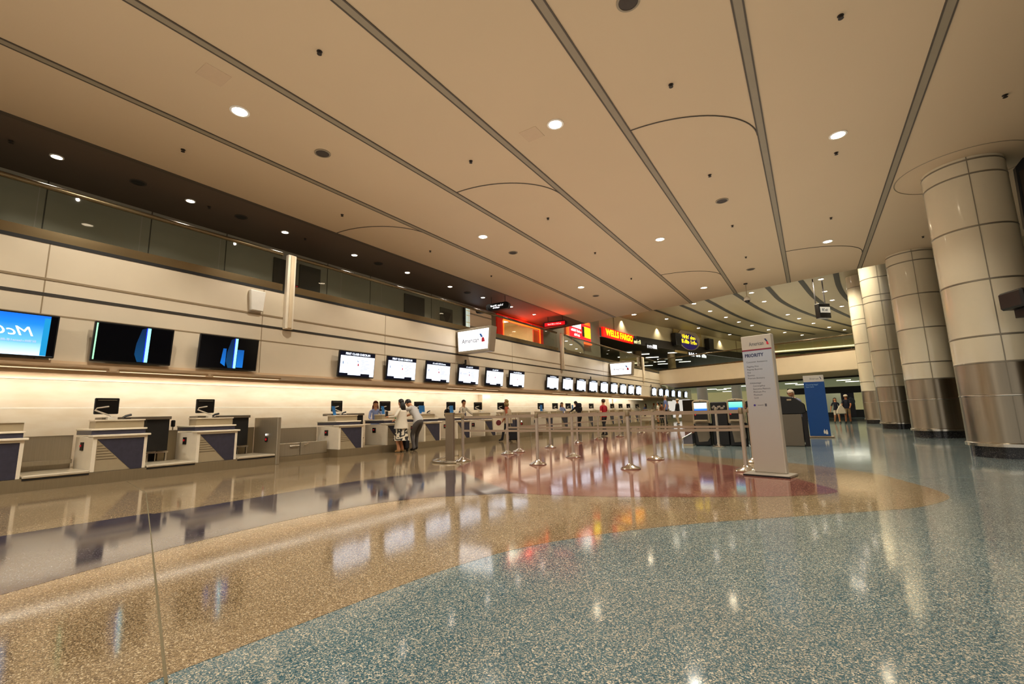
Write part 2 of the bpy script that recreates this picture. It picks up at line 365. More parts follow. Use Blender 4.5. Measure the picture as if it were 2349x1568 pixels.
# ------------------------------------------------------------------ left wall
XF = -10.15
b = MB(); b.box(-10.6, XF, -8, 38, 2.0, 3.93)
b.box(-10.6, XF, 38, 49, 2.0, 2.95); struct(b.build('wall_left', PANEL))
SEAM = mat('panel_seam', '#8e7a5c', .6); VENT = mat('vent_slot', '#2b241a', .6, vary=.5, vscale=40)
b = MB(); b.box(XF-.03, XF+.006, -8, 38, 3.06, 3.115)
struct(b.build('trim_%d' % nt_, VENT)); nt_ += 1
b = MB(); b.box(XF-.03, XF+.012, -8, 38, 3.325, 3.36); b.box(XF-.03, XF+.004, -8, 48, 2.745, 2.77)
struct(b.build('trim_%d' % nt_, SEAM)); nt_ += 1
b = MB()
for y in (1.8, 5.3, 8.85, 12.0, 15.6, 25.5): b.box(XF-.03, XF+.003, y-.008, y+.008, 2.0, 3.93)
struct(b.build('trim_%d' % nt_, SEAM)); nt_ += 1
b = MB(); b.box(-10.5, XF+.01, -8, 38, 3.93, 3.99); struct(b.build('trim_%d' % nt_, DARK)); nt_ += 1
# soffit over the counters: underside, drop edge, strip lights
SOFF = mat('soffit_wood_tone', '#d3b591', .45, vscale=3)
b = MB(); b.box(-12.9, XF+.06, -8, 49, 1.985, 2.03); b.box(-12.2, -12.08, -8, 49, 1.86, 1.985); b.box(-11.5, -11.42, -8, 49, 1.93, 1.985); struct(b.build('ceiling', SOFF))
STRIP = mat('strip_tube', '#fff0d2', .3, emit=1.1, ecol='#ffe8bf')
k = 0
for y0 in (-.4, 1.38, 3.02, 4.62, 12.2, 13.9, 20.1, 21.8, 28.2):
    t = thing('strip_light', 'slim strip light under the counter canopy, %s from the left' % ordinal(k), 'strip light', (-10.75, y0, 1.985), 0, 'strip lights under the canopy'); k += 1
    MB().box(-.05, .05, 0, 1.5, -.03, 0).build('housing', CREAM, t); MB().box(-.012, .012, .03, 1.47, -.04, -.03).build('tube', STRIP, t)
# stone wall behind the counters
def stone():
    m = mat('travertine', '#ead6b0', .4, vary=.1, vscale=2.2); nt = m.node_tree; b_ = nt.nodes['Principled BSDF']; L = nt.links.new
    tc = [n for n in nt.nodes if n.type == 'TEX_COORD'][0]; mx = [n for n in nt.nodes if n.type == 'MIX'][0]; nz = [n for n in nt.nodes if n.type == 'TEX_NOISE'][0]
    mp = nt.nodes.new('ShaderNodeMapping'); mp.inputs['Scale'].default_value = (1, .9, 3.2); L(tc.outputs['Object'], mp.inputs['Vector']); L(mp.outputs[0], nz.inputs['Vector'])
    mx.inputs['A'].default_value = (*lin('#dcc39a'), 1); mx.inputs['B'].default_value = (*lin('#f3e6cc'), 1); nz.inputs['Detail'].default_value = 8
    return m
STONE = stone()
b = MB(); b.box(-13.1, -12.8, -8, 50, 0, 2.0); struct(b.build('wall_left', STONE))
b = MB(); b.box(-12.8, -12.797, -8, 50, 1.33, 1.36); struct(b.build('trim_%d' % nt_, mat('stone_joint', '#f3e8d0', .4))); nt_ += 1
for y in (17.0, 32.6, 33.5):
    b = MB(); b.box(-12.8, -12.55, y-.3, y+.3, 0, 1.99); struct(b.build('wall_left', STONE))
# plinth / conveyor kerb
PL = [(-8, 5.9, -10.22, .195), (5.95, 7.45, -10.62, .12), (7.45, 17.05, -10.24, .2), (17.05, 18.2, -10.6, .12), (18.2, 33.4, -10.3, .2), (34.4, 48, -10.3, .2)]
for y0, y1, x, z in PL:
    b = MB(); b.box(-12.2, x, y0, y1, 0, z); struct(b.build('baseboard_left', STEELD))
# ------------------------------------------------------------------ balcony: rails, glass, pilasters
SLABM = mat('balcony_floor', '#6d6048', .6)
b = MB(); b.box(-11.9, -10.5, -8, 38, 3.75, 3.86); b.box(-26, -10.6, 38, 60, 3.75, 3.86); b.box(-26, -11.9, 22, 38, 3.75, 3.86); struct(b.build('floor', SLABM))
RAILS = brushed('rail_steel', '#7d6d50', .25, (60, 1.5, 60))
segs = [(-3.9, 5.74, 'left end, before the first wall post'), (6.0, 19.85, 'between the first and second wall posts'), (20.3, 33.0, 'between the second and third wall posts'), (33.35, 37.6, 'at the far end by the bridge')]
for y0, y1, l in segs:
    t = thing('glass_balustrade', 'glass balcony balustrade with bronze handrail, ' + l, 'balustrade', (-10.2, y0, 3.99), 0, 'glass balcony balustrades')
    L = y1-y0
    MB().box(-.08, .03, 0, L, 0, .17).build('base_rail', RAILS, t)
    MB().tube([(-.05, 0, .93), (-.05, L, .93)], .045, 10).build('handrail', RAILS, t, True)
    n = max(1, round(L/1.4)); w = L/n
    for i in range(n): MB().quad((-.05, i*w+.006, .17), (-.05, (i+1)*w-.006, .17), (-.05, (i+1)*w-.006, .89), (-.05, i*w+.006, .89)).build('glass_pane', GLASS, t)
for y, l in ((5.87, 'cream wall post nearest, left of the screens'), (20.07, 'cream wall post in the middle, beside the red shop'), (33.17, 'cream wall post farthest, at the bridge corner')):
    t = thing('wall_post', l, 'wall post', (XF, y, 3.08), 0, 'cream wall posts')
    MB().box(.0, .12, -.10, .10, 0, 1.80).build('post_box', CREAM2, t, bevel=.012)
    MB().box(.12, .15, -.045, .045, .02, 1.78).build('post_rib', CREAM, t, bevel=.008)
# white loudspeaker box on the fascia left of first post
t = thing('wall_speaker', 'white tapered speaker box on the cream fascia left of the first post', 'speaker', (XF, 5.13, 3.39))
MB().prism([(-.13, 0), (.13, 0), (.17, .46), (-.17, .46)], 0, -.1).build('speaker_cabinet', WHITE, t, bevel=.015).rotation_euler = (0, 0, pi/2)
# balcony back wall
BACKW = mat('balcony_wall_panel', '#a39b88', .5, vscale=1.5); DOORM = mat('balcony_door', '#3f382c', .5); BASEW = mat('balcony_skirting', '#b7ab8a', .5)
XB = -11.78
b = MB(); b.box(XB-.2, XB, -8, 17.2, 3.86, ZC); b.box(XB-.2, XB, 21.1, 29.3, 3.86, 8.0); b.box(XB-.2, XB, 17.2, 21.1, 5.45, ZC); b.box(XB-.2, XB, 19.5, 21.1, 3.86, 3.87)
b.box(XB-.2, XB, 16.6, 21.1, ZC, 8.0)
struct(b.build('wall_back', BACKW))
b = MB(); b.box(XB, XB+.03, -8, 17.0, 3.86, 4.12); struct(b.build('baseboard_back', BASEW))
b = MB()
for y in (1.95, 3.6, 5.15, 8.0, 9.6, 12.5): b.box(XB, XB+.006, y-.01, y+.01, 4.12, ZC)
struct(b.build('trim_%d' % nt_, DOORM)); nt_ += 1
dn = 1
for y0, y1 in ((6.35, 7.0), (7.1, 7.75), (11.1, 12.1)):
    b = MB(); b.box(XB, XB+.04, y0, y1, 3.86, 5.35); d = struct(b.build('door_%d' % dn, DOORM)); dn += 1
    MB().box(XB+.04, XB+.08, y1-.12, y1-.07, 4.3, 4.5).build('door_handle', STEEL, d)
t = thing('exit_sign', 'small red exit sign on the balcony wall right of the first post', 'sign', (XB+.05, 6.9, 4.55), pi/2)
MB().box(-.16, .16, -.05, 0, 0, .14).build('sign_box', BLACKM, t); lettering('EXIT', .13, mat('exit_red', '#d0222a', .4, emit=.6), t, 0, -.052, .07)
t = thing('directory_screen', 'bright tall directory screen on the balcony wall left of the red shop', 'screen', (XB+.12, 14.9, 4.35), pi/2)
MB().box(-.52, .52, 0, .1, -.02, 1.1).build('screen_frame', BLACK, t)
MB().box(-.46, .0, -.012, 0, .03, 1.06).build('map_panel', mat('map_pale', '#d6d9d2', .3, emit=.75, ecol='#dfe6df'), t)
b = MB()
for q in (.2, .45, .75, .95): b.box(-.44, -.02, -.016, -.012, q, q+.02)
for q in (-.3, -.14): b.box(q, q+.012, -.016, -.012, .03, 1.06)
b.build('map_lines', mat('map_ochre', '#c9a13a', .4, emit=.5), t)
MB().box(.03, .48, -.012, 0, .03, 1.06).build('info_panel', mat('info_blue_white', '#cfdcf0', .3, emit=.9, ecol='#d6e4fb'), t)
MB().box(.03, .16, -.016, -.012, .05, .25).build('blue_mark', mat('info_cyan', '#1c9bd8', .3, emit=.7), t)
t = thing('framed_picture', 'dark framed picture on the balcony wall left of the directory screen', 'picture', (XB+.03, 13.35, 4.35), pi/2)
MB().box(-.36, .36, 0, .03, 0, .85).build('picture_frame', mat('frame_dark', '#55503f', .5), t)
MB().prism([(-.28, .7), (.28, .7), (0, .2)], -.004, 0).build('picture_motif', mat('motif_brown', '#3a2f1f', .5), t)
for y, l in ((7.95, 'left'), (11.0, 'right')):
    b = MB(); b.box(0, .03, -.05, .05, -.09, .09); tag(b.build('wall_sconce', BLACK, loc=(XB, y+.3, 4.3), bevel=.01), 'small black box on the balcony wall beside the %s door' % l, 'wall box')
# red storefront
NEON = mat('neon_orange', '#ff5a12', .3, emit=6, ecol='#ff4a08'); NEONR = mat('shop_red_glow', '#c0392b', .5, emit=.25, ecol='#ff1a08')  # red neon glow on the surround put into its colour and emission
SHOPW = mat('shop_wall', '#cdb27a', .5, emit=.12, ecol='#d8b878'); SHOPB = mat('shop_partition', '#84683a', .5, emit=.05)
b = MB(); b.box(-15.7, -15.5, 16.5, 22, 3.86, 6.1); b.box(-15.5, XB-.2, 16.3, 16.5, 3.86, 6.1); b.box(-15.5, XB-.2, 21.6, 21.8, 3.86, 6.1); b.box(-15.5, XB-.2, 16.5, 21.6, 6.0, 6.1); struct(b.build('wall_shop', SHOPW))
t = thing('storefront', 'red lit shop front with orange neon outline on the balcony', 'shop front', (XB, 19.15, 3.86), pi/2)
MB().box(-2.35, -1.9, -.08, 0, 0, 1.74).box(1.55, 1.95, -.08, 0, 0, 1.74).box(-1.9, 1.55, -.08, 0, 1.50, 1.74).build('portal', NEONR, t)
MB().tube([(-1.88, -.1, .02), (-1.88, -.1, 1.52), (1.56, -.1, 1.52), (1.56, -.1, .02)], .03, 8).build('neon_outline', NEON, t)
MB().box(.95, 1.5, -.06, .0, .02, 1.45).build('orange_pier', mat('pier_orange', '#b5582a', .5, emit=.25, ecol='#ff5a20'), t)
t = thing('shop_partition_wall', 'tan partition boards inside the red lit shop', 'partition', (-13.7, 19.4, 3.86), pi/2)
MB().box(-.75, -.7, -.8, .5, 0, 1.62).box(-.7, 1.3, .45, .5, 0, 1.62).box(.28, .31, .44, .45, 0, 1.62).build('boards', SHOPB, t)
b = MB()
for q, w_, m, z1 in ((-.62, .16, 0, 1.75), (-.25, .1, 1, 1.35), (-.02, .1, 2, 1.35)): b.box(q, q+w_, -.05, 0, .3, z1, m)
t = thing('shop_poster_stand', 'narrow yellow and black poster stands inside the shop', 'poster stand', (-12.9, 18.35, 3.86), pi/2); b.build('posters', [BLACK, mat('poster_cream', '#efe2b8', .5, emit=.4), mat('poster_yellow', '#f0c01c', .5, emit=.6)], t)
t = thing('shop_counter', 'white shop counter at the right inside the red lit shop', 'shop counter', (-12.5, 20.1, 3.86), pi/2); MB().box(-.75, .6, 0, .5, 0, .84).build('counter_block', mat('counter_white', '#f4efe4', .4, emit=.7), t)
for k, (y, x) in enumerate(((17.9, -13.6), (19.9, -13.6))):
    t = thing('shop_ceiling_panel', 'glowing ceiling panel inside the red lit shop, %s from the left' % ordinal(k), 'ceiling panel', (x, y, 5.99)); MB().box(-.3, .3, -.45, .45, -.02, 0).build('diffuser', FLUO, t)
t = thing('maroon_panel', 'dark maroon panel on the balcony wall below the red advert', 'panel', (XB+.03, 23.75, 4.15), pi/2); MB().box(-.5, .5, -.03, .02, 0, 1.05).build('panel_face', mat('maroon', '#4a1a22', .4), t, bevel=.01)
# red advert panel
t = thing('advert_panel', 'red advert panel with white and yellow squares right of the shop', 'advert', (XB+.16, 25.75, 4.75), pi/2)
ADR = mat('advert_red', '#d4121f', .4, emit=2.0, ecol='#e60f1c')
MB().box(-1.62, 1.6, 0, .12, .62, 1.98).build('advert_face', ADR, t)
MB().box(-1.72, -1.62, -.02, .12, .45, 1.98).box(-1.72, 1.7, -.02, .12, .53, .62).build('glow_edge', mat('edge_orange', '#ff6a2a', .4, emit=1.2), t)
MB().box(-1.35, .1, -.012, 0, 1.38, 1.93).build('white_square', mat('advert_white', '#e6efe9', .4, emit=2.4), t)
MB().box(.62, 1.55, -.012, 0, .93, 1.62).build('yellow_square', mat('advert_yellow', '#f0d813', .4, emit=1.8), t)
MB().box(.28, .6, -.012, 0, .95, 1.6).build('black_square', BLACK, t)
MB().box(.62, 1.55, -.012, 0, 1.75, 1.95).build('orange_square', mat('advert_orange', '#f06a1a', .4, emit=.9), t)
AWT = mat('advert_white_text', '#fff3f0', .4, emit=1.1)
scribble(AWT, t, -.6, -.014, 1.19, 1.45, .17, 3); scribble(AWT, t, -.5, -.014, .93, .85, .17, 4, words=1)
# hanging black and red signs over the balcony
def hanging(px, py, x, w, h, face, edgec, label, l1, l2, tm, rz):
    p = XP(px, py, x); t = thing('hanging_sign', label, 'hanging sign', p, rz)
    pr = []
    for k in range(12):
        a = 2*pi*k/12; pr.append((math.copysign(w/2-h/2, math.cos(a))+h/2*math.cos(a), h/2*math.sin(a)))
    MB().prism(pr, -.09, .09).build('sign_body', edgec, t)
    MB().box(-w/2+h*.35, w/2-h*.35, -.1, -.09, -h*.28, h*.28).build('sign_face', face, t)
    scribble(tm, t, 0, -.103, h*.1 if l2 else 0, w*.56, h*.24, 5)
    if l2: scribble(tm, t, -w*.03, -.103, -h*.18, w*.3, h*.2, 6, words=1)
    MB().tube([(-w*.3, 0, h/2), (-w*.3, 0, ZC-p.z)], .012, 6).tube([(w*.3, 0, h/2), (w*.3, 0, ZC-p.z)], .012, 6).build('hanger_rod', BLACKM, t)
hanging(1143, 703, -9.95, 1.02, .3, BLACK, BLACKM, 'black capsule hanging sign with white words left of the red shop', 'BAGGAGE CLAIM', 'TAXI', LITWHITE, .12)
hanging(1274, 743, -9.95, 1.25, .3, mat('sign_red_face', '#8e0f1c', .4, emit=.6, ecol='#c00c20'), BLACKM, 'black capsule hanging sign with glowing red face right of the red shop', 'TICKETING', None, mat('sign_pink_text', '#ffd8d8', .4, emit=1.3), .12)
# ------------------------------------------------------------------ vault, curved wall and upper hall beyond
ZV = 8.0
VAULT = mat('vault_plaster', '#8f8064', .45, vary=.08, vscale=.4)
b = MB(); b.box(-16, 14, 16.6, 62, ZV, ZV+.3); struct(b.build('ceiling', VAULT))
grooves = [((1507, 712), (1560, 731), (1640, 757), (1700, 770)), ((1563, 700), (1640, 732), (1700, 752), (1770, 766)), ((1622, 688), (1700, 728), (1780, 752), (1870, 766)), ((1692, 677), (1750, 712), (1830, 742), (1945, 764)), ((1762, 660), (1800, 695), (1870, 725), (1960, 750)), ((1838, 645), (1870, 683), (1910, 708), (1965, 733)), ((1918, 630), (1924, 655), (1936, 676), (1960, 700))]
def cr(pts, seg=5):
    out = []
    P = [pts[0]*2-pts[1]] + list(pts) + [pts[-1]*2-pts[-2]]
    for i in range(1, len(P)-2):
        for k in range(seg):
            t = k/seg; a, b_, c, d = P[i-1:i+3]
            out.append(.5*((2*b_)+(c-a)*t+(2*a-5*b_+4*c-d)*t*t+(d-a+3*b_-3*c)*t**3))
    return out + [P[-2]]
for g in grooves:
    pts = cr([G(*q, ZV) for q in g]); pts = [pts[0]+(pts[0]-pts[1])*2.0] + pts
    b = MB()
    for a, c in zip(pts, pts[1:]):
        n = Vector((-(c-a).y, (c-a).x, 0)).normalized()*.13
        b.quad((*(a-n)[:2], ZV-.02), (*(a+n)[:2], ZV-.02), (*(c+n)[:2], ZV-.02), (*(c-n)[:2], ZV-.02))
    struct(b.build('trim_%d' % nt_, DARK)); nt_ += 1
vl = [(1592, 696), (1629, 713), (1665, 727), (1695, 738), (1725, 746), (1529, 731), (1602, 752), (1674, 767), (1724, 671), (1753, 691), (1807, 721), (1833, 730), (1866, 741), (1902, 750), (1937, 756), (1763, 756), (1800, 762), (1840, 768), (1883, 640), (1892, 668), (1909, 688), (1931, 702)]
for k, (px, py) in enumerate(vl):
    p = G(px, py, ZV); row = ['between the first grooves', 'along the left wall', 'in the middle bay', 'at the far end', 'beside the pillars'][0 if k < 5 else 1 if k < 8 else 2 if k < 15 else 3 if k < 18 else 4]
    i = k if k < 5 else k-5 if k < 8 else k-8 if k < 15 else k-15 if k < 18 else k-18
    downlight('vault_downlight', 'small downlight in the far vaulted ceiling %s, %s from the near end' % (row, ordinal(i)), p.x, p.y, ZV, .125, LAMPC, 'downlights in the far vault')
WALLP = [(-11.78, 29.3), (-11.3, 33.5), (-10.5, 37), (-9.3, 41.3), (-7.9, 46.5), (-6.2, 52), (-3.8, 58)]
WALLC = [tuple(v[:2]) for v in cr([Vector((x, y, 0)) for x, y in WALLP], 4)]
CURV = mat('curved_wall_panel', '#c9bb98', .35, vary=.05, vscale=1.2)
def ribbon(path, z0, z1, off, m, name):
    b = MB()
    for (x0, y0), (x1, y1) in zip(path, path[1:]):
        d = Vector((y1-y0, -(x1-x0), 0)).normalized()*off
        b.quad((x0+d.x, y0+d.y, z0), (x1+d.x, y1+d.y, z0), (x1+d.x, y1+d.y, z1), (x0+d.x, y0+d.y, z1))
    return b.build(name, m, smooth=True)
ZB0, ZB1 = 6.12, 6.78
struct(ribbon(WALLC, ZB1, ZV, 0, CURV, 'wall_far'))
def along(s):
    for (x0, y0), (x1, y1) in zip(WALLC, WALLC[1:]):
        l = math.hypot(x1-x0, y1-y0)
        if s <= l: return x0+(x1-x0)*s/l, y0+(y1-y0)*s/l, math.atan2(y1-y0, x1-x0)
        s -= l
    return x1, y1, math.atan2(y1-y0, x1-x0)
def wall_hit(px, py):
    best = None; d = ray(px, py); s = 0
    for (x0, y0), (x1, y1) in zip(WALLC, WALLC[1:]):
        ex, ey = x1-x0, y1-y0; den = d.x*ey-d.y*ex
        if abs(den) > 1e-9:
            t = (x0*ey-y0*ex)/den; u = (x0*d.y-y0*d.x)/den
            if t > 0 and -.02 <= u <= 1.02: return EYE+d*t, math.atan2(ey, ex)
    return None, 0
sb = [along(5.55+k*.8)[:2] for k in range(28)]
bnd = ribbon(sb, ZB0, ZB1, .12, mat('sign_band_black', '#211a13', .4), 'sign_band'); tag(bnd, 'long dark brown sign band curving along the upper hall wall', 'sign band')
h0, a0 = wall_hit(1380, 762); 
t = thing('bank_sign', 'red backlit bank sign with yellow capital letters at the start of the sign band', 'sign', (-11.62, 29.35, ZB0), 0); x1_, y1_, _ = along(5.6); t.rotation_euler = (0, 0, math.atan2(y1_-29.35, x1_+11.62-.16))
WFR = mat('bank_red', '#c4140e', .4, emit=1.6, ecol='#e01408'); WFY = mat('bank_yellow', '#ffe200', .4, emit=2.4, ecol='#ffd800')
MB().box(0, 5.3, -.1, .04, .02, .68).build('sign_face', WFR, t); lettering('WELLS FARGO', .62, WFY, t, 2.75, -.11, .35, width=4.7, bold=.02)
for px, py, w, s_, m, l in ((1458, 784, 1.0, '< 1-39', mat('glyph_yellow', '#f3ecb0', .4, emit=1.2), 'small lit yellowish arrow sign on the dark band right of the bank sign'), (1492, 795, 1.5, 'D Gates', LITWHITE, 'lit white gate sign with a cloud like mark on the dark band'), (1597, 815, 3.4, '<- Restrooms', LITWHITE, 'long lit white washroom sign at the far end of the dark band')):
    hpt, ang = wall_hit(px, py)
    if hpt is None: continue
    n = Vector((math.sin(ang), -math.cos(ang), 0))
    t = thing('band_sign', l, 'sign', hpt+n*.16, ang)
    MB().box(-w/2-.1, w/2+.1, 0, .03, -.22, .22).build('sign_plate', BLACK, t); scribble(m, t, 0, -.01, 0, w, .32, int(w*10), words=3 if w > 2 else 1)
hpt, ang = wall_hit(1577, 779); n = Vector((math.sin(ang), -math.cos(ang), 0))
t = thing('oval_sign', 'purple oval sign with yellow words on a tan square board', 'sign', hpt+n*.1, ang)
MB().box(-2.6, 2.6, 0, .08, -1.35, 1.2).build('square_board', mat('board_tan', '#b9a06a', .3, .3), t)
MB().prism([(2.1*math.cos(k*pi/16), .98*math.sin(k*pi/16)) for k in range(32)], -.06, 0).build('oval_rim', mat('oval_silver', '#c9b8a8', .3, .2), t)
MB().prism([(1.6*math.cos(k*pi/16), -.22+.72*math.sin(k*pi/16)) for k in range(32)], -.08, -.06).build('oval_face', mat('oval_purple', '#2a1a78', .3, emit=.25), t)
scribble(WFY, t, 0, -.09, .2, 2.5, .34, 11); scribble(WFY, t, 0, -.09, -.24, 2.9, .34, 12)
for px, py, l in ((1544, 781, 'black wall loudspeaker left of the purple oval sign'), (1620, 792, 'black wall loudspeaker right of the purple oval sign')):
    hpt, ang = wall_hit(px, py); n = Vector((math.sin(ang), -math.cos(ang), 0))
    t = thing('wall_loudspeaker', l, 'loudspeaker', hpt+n*.3, ang); MB().prism([(-.42, -.5), (.42, -.5), (.5, .6), (-.5, .6)], -.25, .2).build('cabinet', BLACK, t, bevel=.04); MB().box(-.1, .1, .2, .4, -.2, .2).build('bracket', BLACKM, t)
# wall washers on the curved wall
for px, py, k in ((1425, 728, 0), (1506, 742, 1), (1650, 778, 2)):
    hpt, ang = wall_hit(px, py)
    n = Vector((math.sin(ang), -math.cos(ang), 0)); p = hpt+n*.14
    l = bpy.data.lights.new('wall_washer', 'SPOT'); l.energy = 200; l.color = (1, .90, .68); l.spot_size = 1.9; l.spot_blend = .9; l.shadow_soft_size = .05
    o = bpy.data.objects.new('wall_washer', l); COL.objects.link(o); o.location = (p.x, p.y, ZV-.15); o.rotation_euler = (math.radians(-4), 0, ang)
b = MB()
for s_ in (2.2, 12.1, 24.0):
    x, y, a = along(s_); n = (math.sin(a)*.02, -math.cos(a)*.02)
    b.quad((x+n[0], y+n[1], ZB1), (x+n[0]+.12*math.cos(a), y+n[1]+.12*math.sin(a), ZB1), (x+n[0]+.12*math.cos(a), y+n[1]+.12*math.sin(a), ZV), (x+n[0], y+n[1], ZV))
struct(b.build('trim_%d' % nt_, SEAM)); nt_ += 1
# dim hall behind the sign band, upper level
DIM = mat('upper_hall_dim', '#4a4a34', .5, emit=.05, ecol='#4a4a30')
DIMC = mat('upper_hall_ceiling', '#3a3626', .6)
out = [(x-9, y+6) for x, y in WALLC]
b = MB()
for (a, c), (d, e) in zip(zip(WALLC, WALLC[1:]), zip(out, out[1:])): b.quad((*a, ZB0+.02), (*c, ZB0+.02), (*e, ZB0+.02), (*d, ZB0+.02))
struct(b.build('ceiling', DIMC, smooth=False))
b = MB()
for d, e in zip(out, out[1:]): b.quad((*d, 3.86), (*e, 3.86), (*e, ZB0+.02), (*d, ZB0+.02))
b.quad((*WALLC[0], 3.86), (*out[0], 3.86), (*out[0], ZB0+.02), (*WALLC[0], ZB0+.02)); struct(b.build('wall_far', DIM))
for k, (px, py) in enumerate(((1438, 808), (1432, 818), (1474, 812), (1496, 819), (1522, 823), (1513, 829), (1522, 834), (1551, 825), (1571, 829), (1485, 838), (1548, 808))):
    p = G(px, py, ZB0)
    t = thing('upper_hall_light', 'small fluorescent panel in the dim upper hall below the sign band, %s from the left' % ordinal(k), 'ceiling panel', (p.x, p.y, ZB0), .3, 'fluorescent panels in the dim upper hall'); MB().box(-.6, .6, -.15, .15, -.03, 0).build('diffuser', FLUO, t)
COLM = mat('round_column_tan', '#a58e68', .4)
for px, x, r, l in ((1461, -12.4, .42, 'tan round column in the dim upper hall under the bank sign'), (1540, -10.4, .35, 'darker round column in the dim upper hall right of the lit blade sign')):
    p = XP(px, 820, x); t = thing('round_column', l, 'column', (p.x, p.y, 3.86)); MB().lathe([(r, 0), (r, 2.26)], 20).build('column_shaft', COLM, t, True); MB().lathe([(r*1.08, 0), (r*1.08, .2)], 20).build('column_base', STEELD, t, True)
# ------------------------------------------------------------------ bridge across the far end
BA, BB = Vector((-10.15, 37.6, 0)), Vector((6.5, 31.2, 0))
BRG = mat('bridge_fascia', '#dccbae', .4, vscale=2); UND = mat('bridge_underside', '#dcc7a4', .5)
bd = (BB-BA).normalized(); bn = Vector((-bd.y, bd.x, 0)); BL = (BB-BA).length; bang = math.atan2(bd.y, bd.x)
t = thing('wall_far', None, None, (*BA[:2], 0), bang); struct(t)
struct(MB().box(0, BL, 0, .3, 3.06, 4.14).build('wall_far', BRG, t)); 
struct(MB().prism([(0, 3.06), (BL, 3.06), (BL, 3.03), (0, 3.03)], .02, .5).build('ceiling', UND, t))
b = MB(); b.quad((0, .3, 3.06), (BL, .3, 3.06), (BL, 1.9, 2.80), (0, 1.9, 2.80)); b.quad((0, 2.2, 2.99), (BL, 2.2, 2.99), (BL, 9.5, 2.99), (0, 9.5, 2.99)); struct(b.build('ceiling', UND, t))
b = MB(); b.box(0, BL, .3, 6, 3.75, 3.86); struct(b.build('floor', SLABM, t))
b = MB(); b.box(0, BL, 1.9, 2.2, 2.70, 2.99); struct(b.build('trim_%d' % nt_, DARK, t)); nt_ += 1
t = thing('glass_balustrade', 'glass balustrade with thin handrail along the bridge at the far end', 'balustrade', (*BA[:2], 4.14), bang)
MB().box(0, BL, .02, .14, 0, .1).build('base_rail', RAILS, t); MB().tube([(0, .08, .95), (BL, .08, .95)], .045, 8).build('handrail', RAILS, t)
nb = 11
for i in range(nb): MB().quad((i*BL/nb+.01, .08, .1), ((i+1)*BL/nb-.01, .08, .1), ((i+1)*BL/nb-.01, .08, .9), (i*BL/nb+.01, .08, .9)).build('glass_pane', GLASS, t)
# far end wall of the vault
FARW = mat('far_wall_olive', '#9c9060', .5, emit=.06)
b = MB(); b.box(-5, 14, 60, 60.3, 3.9, 8.0); struct(b.build('wall_far', FARW))
b = MB()
for px in (1838, 1884, 1925): p = YP(px, 785, 59.9); b.box(p.x-.25, p.x+.25, 59.8, 60, 3.9, 6.8)
p = YP(1850, 785, 59.9); b.box(-5, 14, 59.8, 60, 6.9, 7.1); struct(b.build('trim_%d' % nt_, DARK)); nt_ += 1
b = MB(); b.box(-3, 12.9, 59.5, 59.9, 7.2, 7.32); tag(b.build('light_trough', mat('trough_glow', '#fff0c8', .4, emit=1.2)), 'long glowing light trough along the far end of the vault', 'light')
t = thing('far_wall_board', 'small brown board on the far wall of the vaulted hall', 'board', (YP(1855, 785, 59).x, 59.7, 5.6)); MB().box(-.9, .9, 0, .06, -.1, 1.1).build('board_face', mat('board_brown', '#7a5438', .5), t)
# lower hall below the bridge
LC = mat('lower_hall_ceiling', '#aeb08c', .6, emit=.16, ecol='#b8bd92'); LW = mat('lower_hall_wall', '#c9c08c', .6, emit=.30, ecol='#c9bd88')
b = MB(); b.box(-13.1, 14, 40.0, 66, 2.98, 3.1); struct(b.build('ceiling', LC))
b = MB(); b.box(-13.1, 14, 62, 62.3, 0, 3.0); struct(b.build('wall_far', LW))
for k, (px, py) in enumerate(((1655, 893), (1672, 890), (1698, 885), (1632, 892), (1668, 897), (1815, 879), (1838, 881), (1935, 871), (1955, 874))):
    p = G(px, py, 2.98)
    p.y = min(p.y, 60)
    t = thing('lower_hall_light', 'fluorescent panel in the low ceiling beneath the bridge, %s listed from the left' % ordinal(k), 'ceiling panel', (p.x, p.y, 2.978), 0, 'fluorescent panels beneath the bridge'); MB().box(-.45, .45, -.3, .3, -.03, 0).build('diffuser', FLUO, t)
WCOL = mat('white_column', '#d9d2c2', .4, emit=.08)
for px, y, r, l in ((1611, 41, .42, 'white round column beneath the bridge, left of the kiosks'), (1690, 43, .4, 'cream round column beneath the bridge, above the kiosks')):
    p = YP(px, 900, y); t = thing('round_column', l, 'column', (p.x, p.y, 0)); MB().lathe([(r, .1), (r, 2.97)], 20).build('column_shaft', WCOL, t, True); MB().lathe([(r*1.06, 0), (r*1.06, .6)], 20).build('column_base', STEELD, t, True)
# closed counter shutter at far left, header, poster, panel
p = XP(1580, 930, -9.6)
t = thing('service_window', 'dark closed service window at the far end of the counters', 'window', (*YP(1579, 930, 40)[:2], 0), .1); MB().box(-.45, .45, 0, .2, .75, 1.75).build('shutter', mat('shutter_brown', '#3a3022', .6), t); MB().box(-.6, .6, -.05, .3, 0, .72).build('counter_base', CREAM, t)
pA, pB = YP(1893, 890, 44), YP(1975, 890, 44)
t = thing('dark_header', 'long black draped header beam over the opening beyond the pillars', 'header', (0, 44, 0)); MB().box(pA.x-2.6, pB.x+.6, 0, .3, YP(1930, 901, 44).z, YP(1930, 886, 44).z).build('header_beam', BLACK, t)
t = thing('pale_partition', 'pale grey green partition panel behind the walking couple', 'partition', (0, 45, 0)); MB().box(YP(1895, 930, 45).x, YP(1936, 930, 45).x, 0, .1, .45, YP(1915, 900, 45).z).build('panel', mat('pale_green_panel', '#b9b998', .5, emit=.22), t)
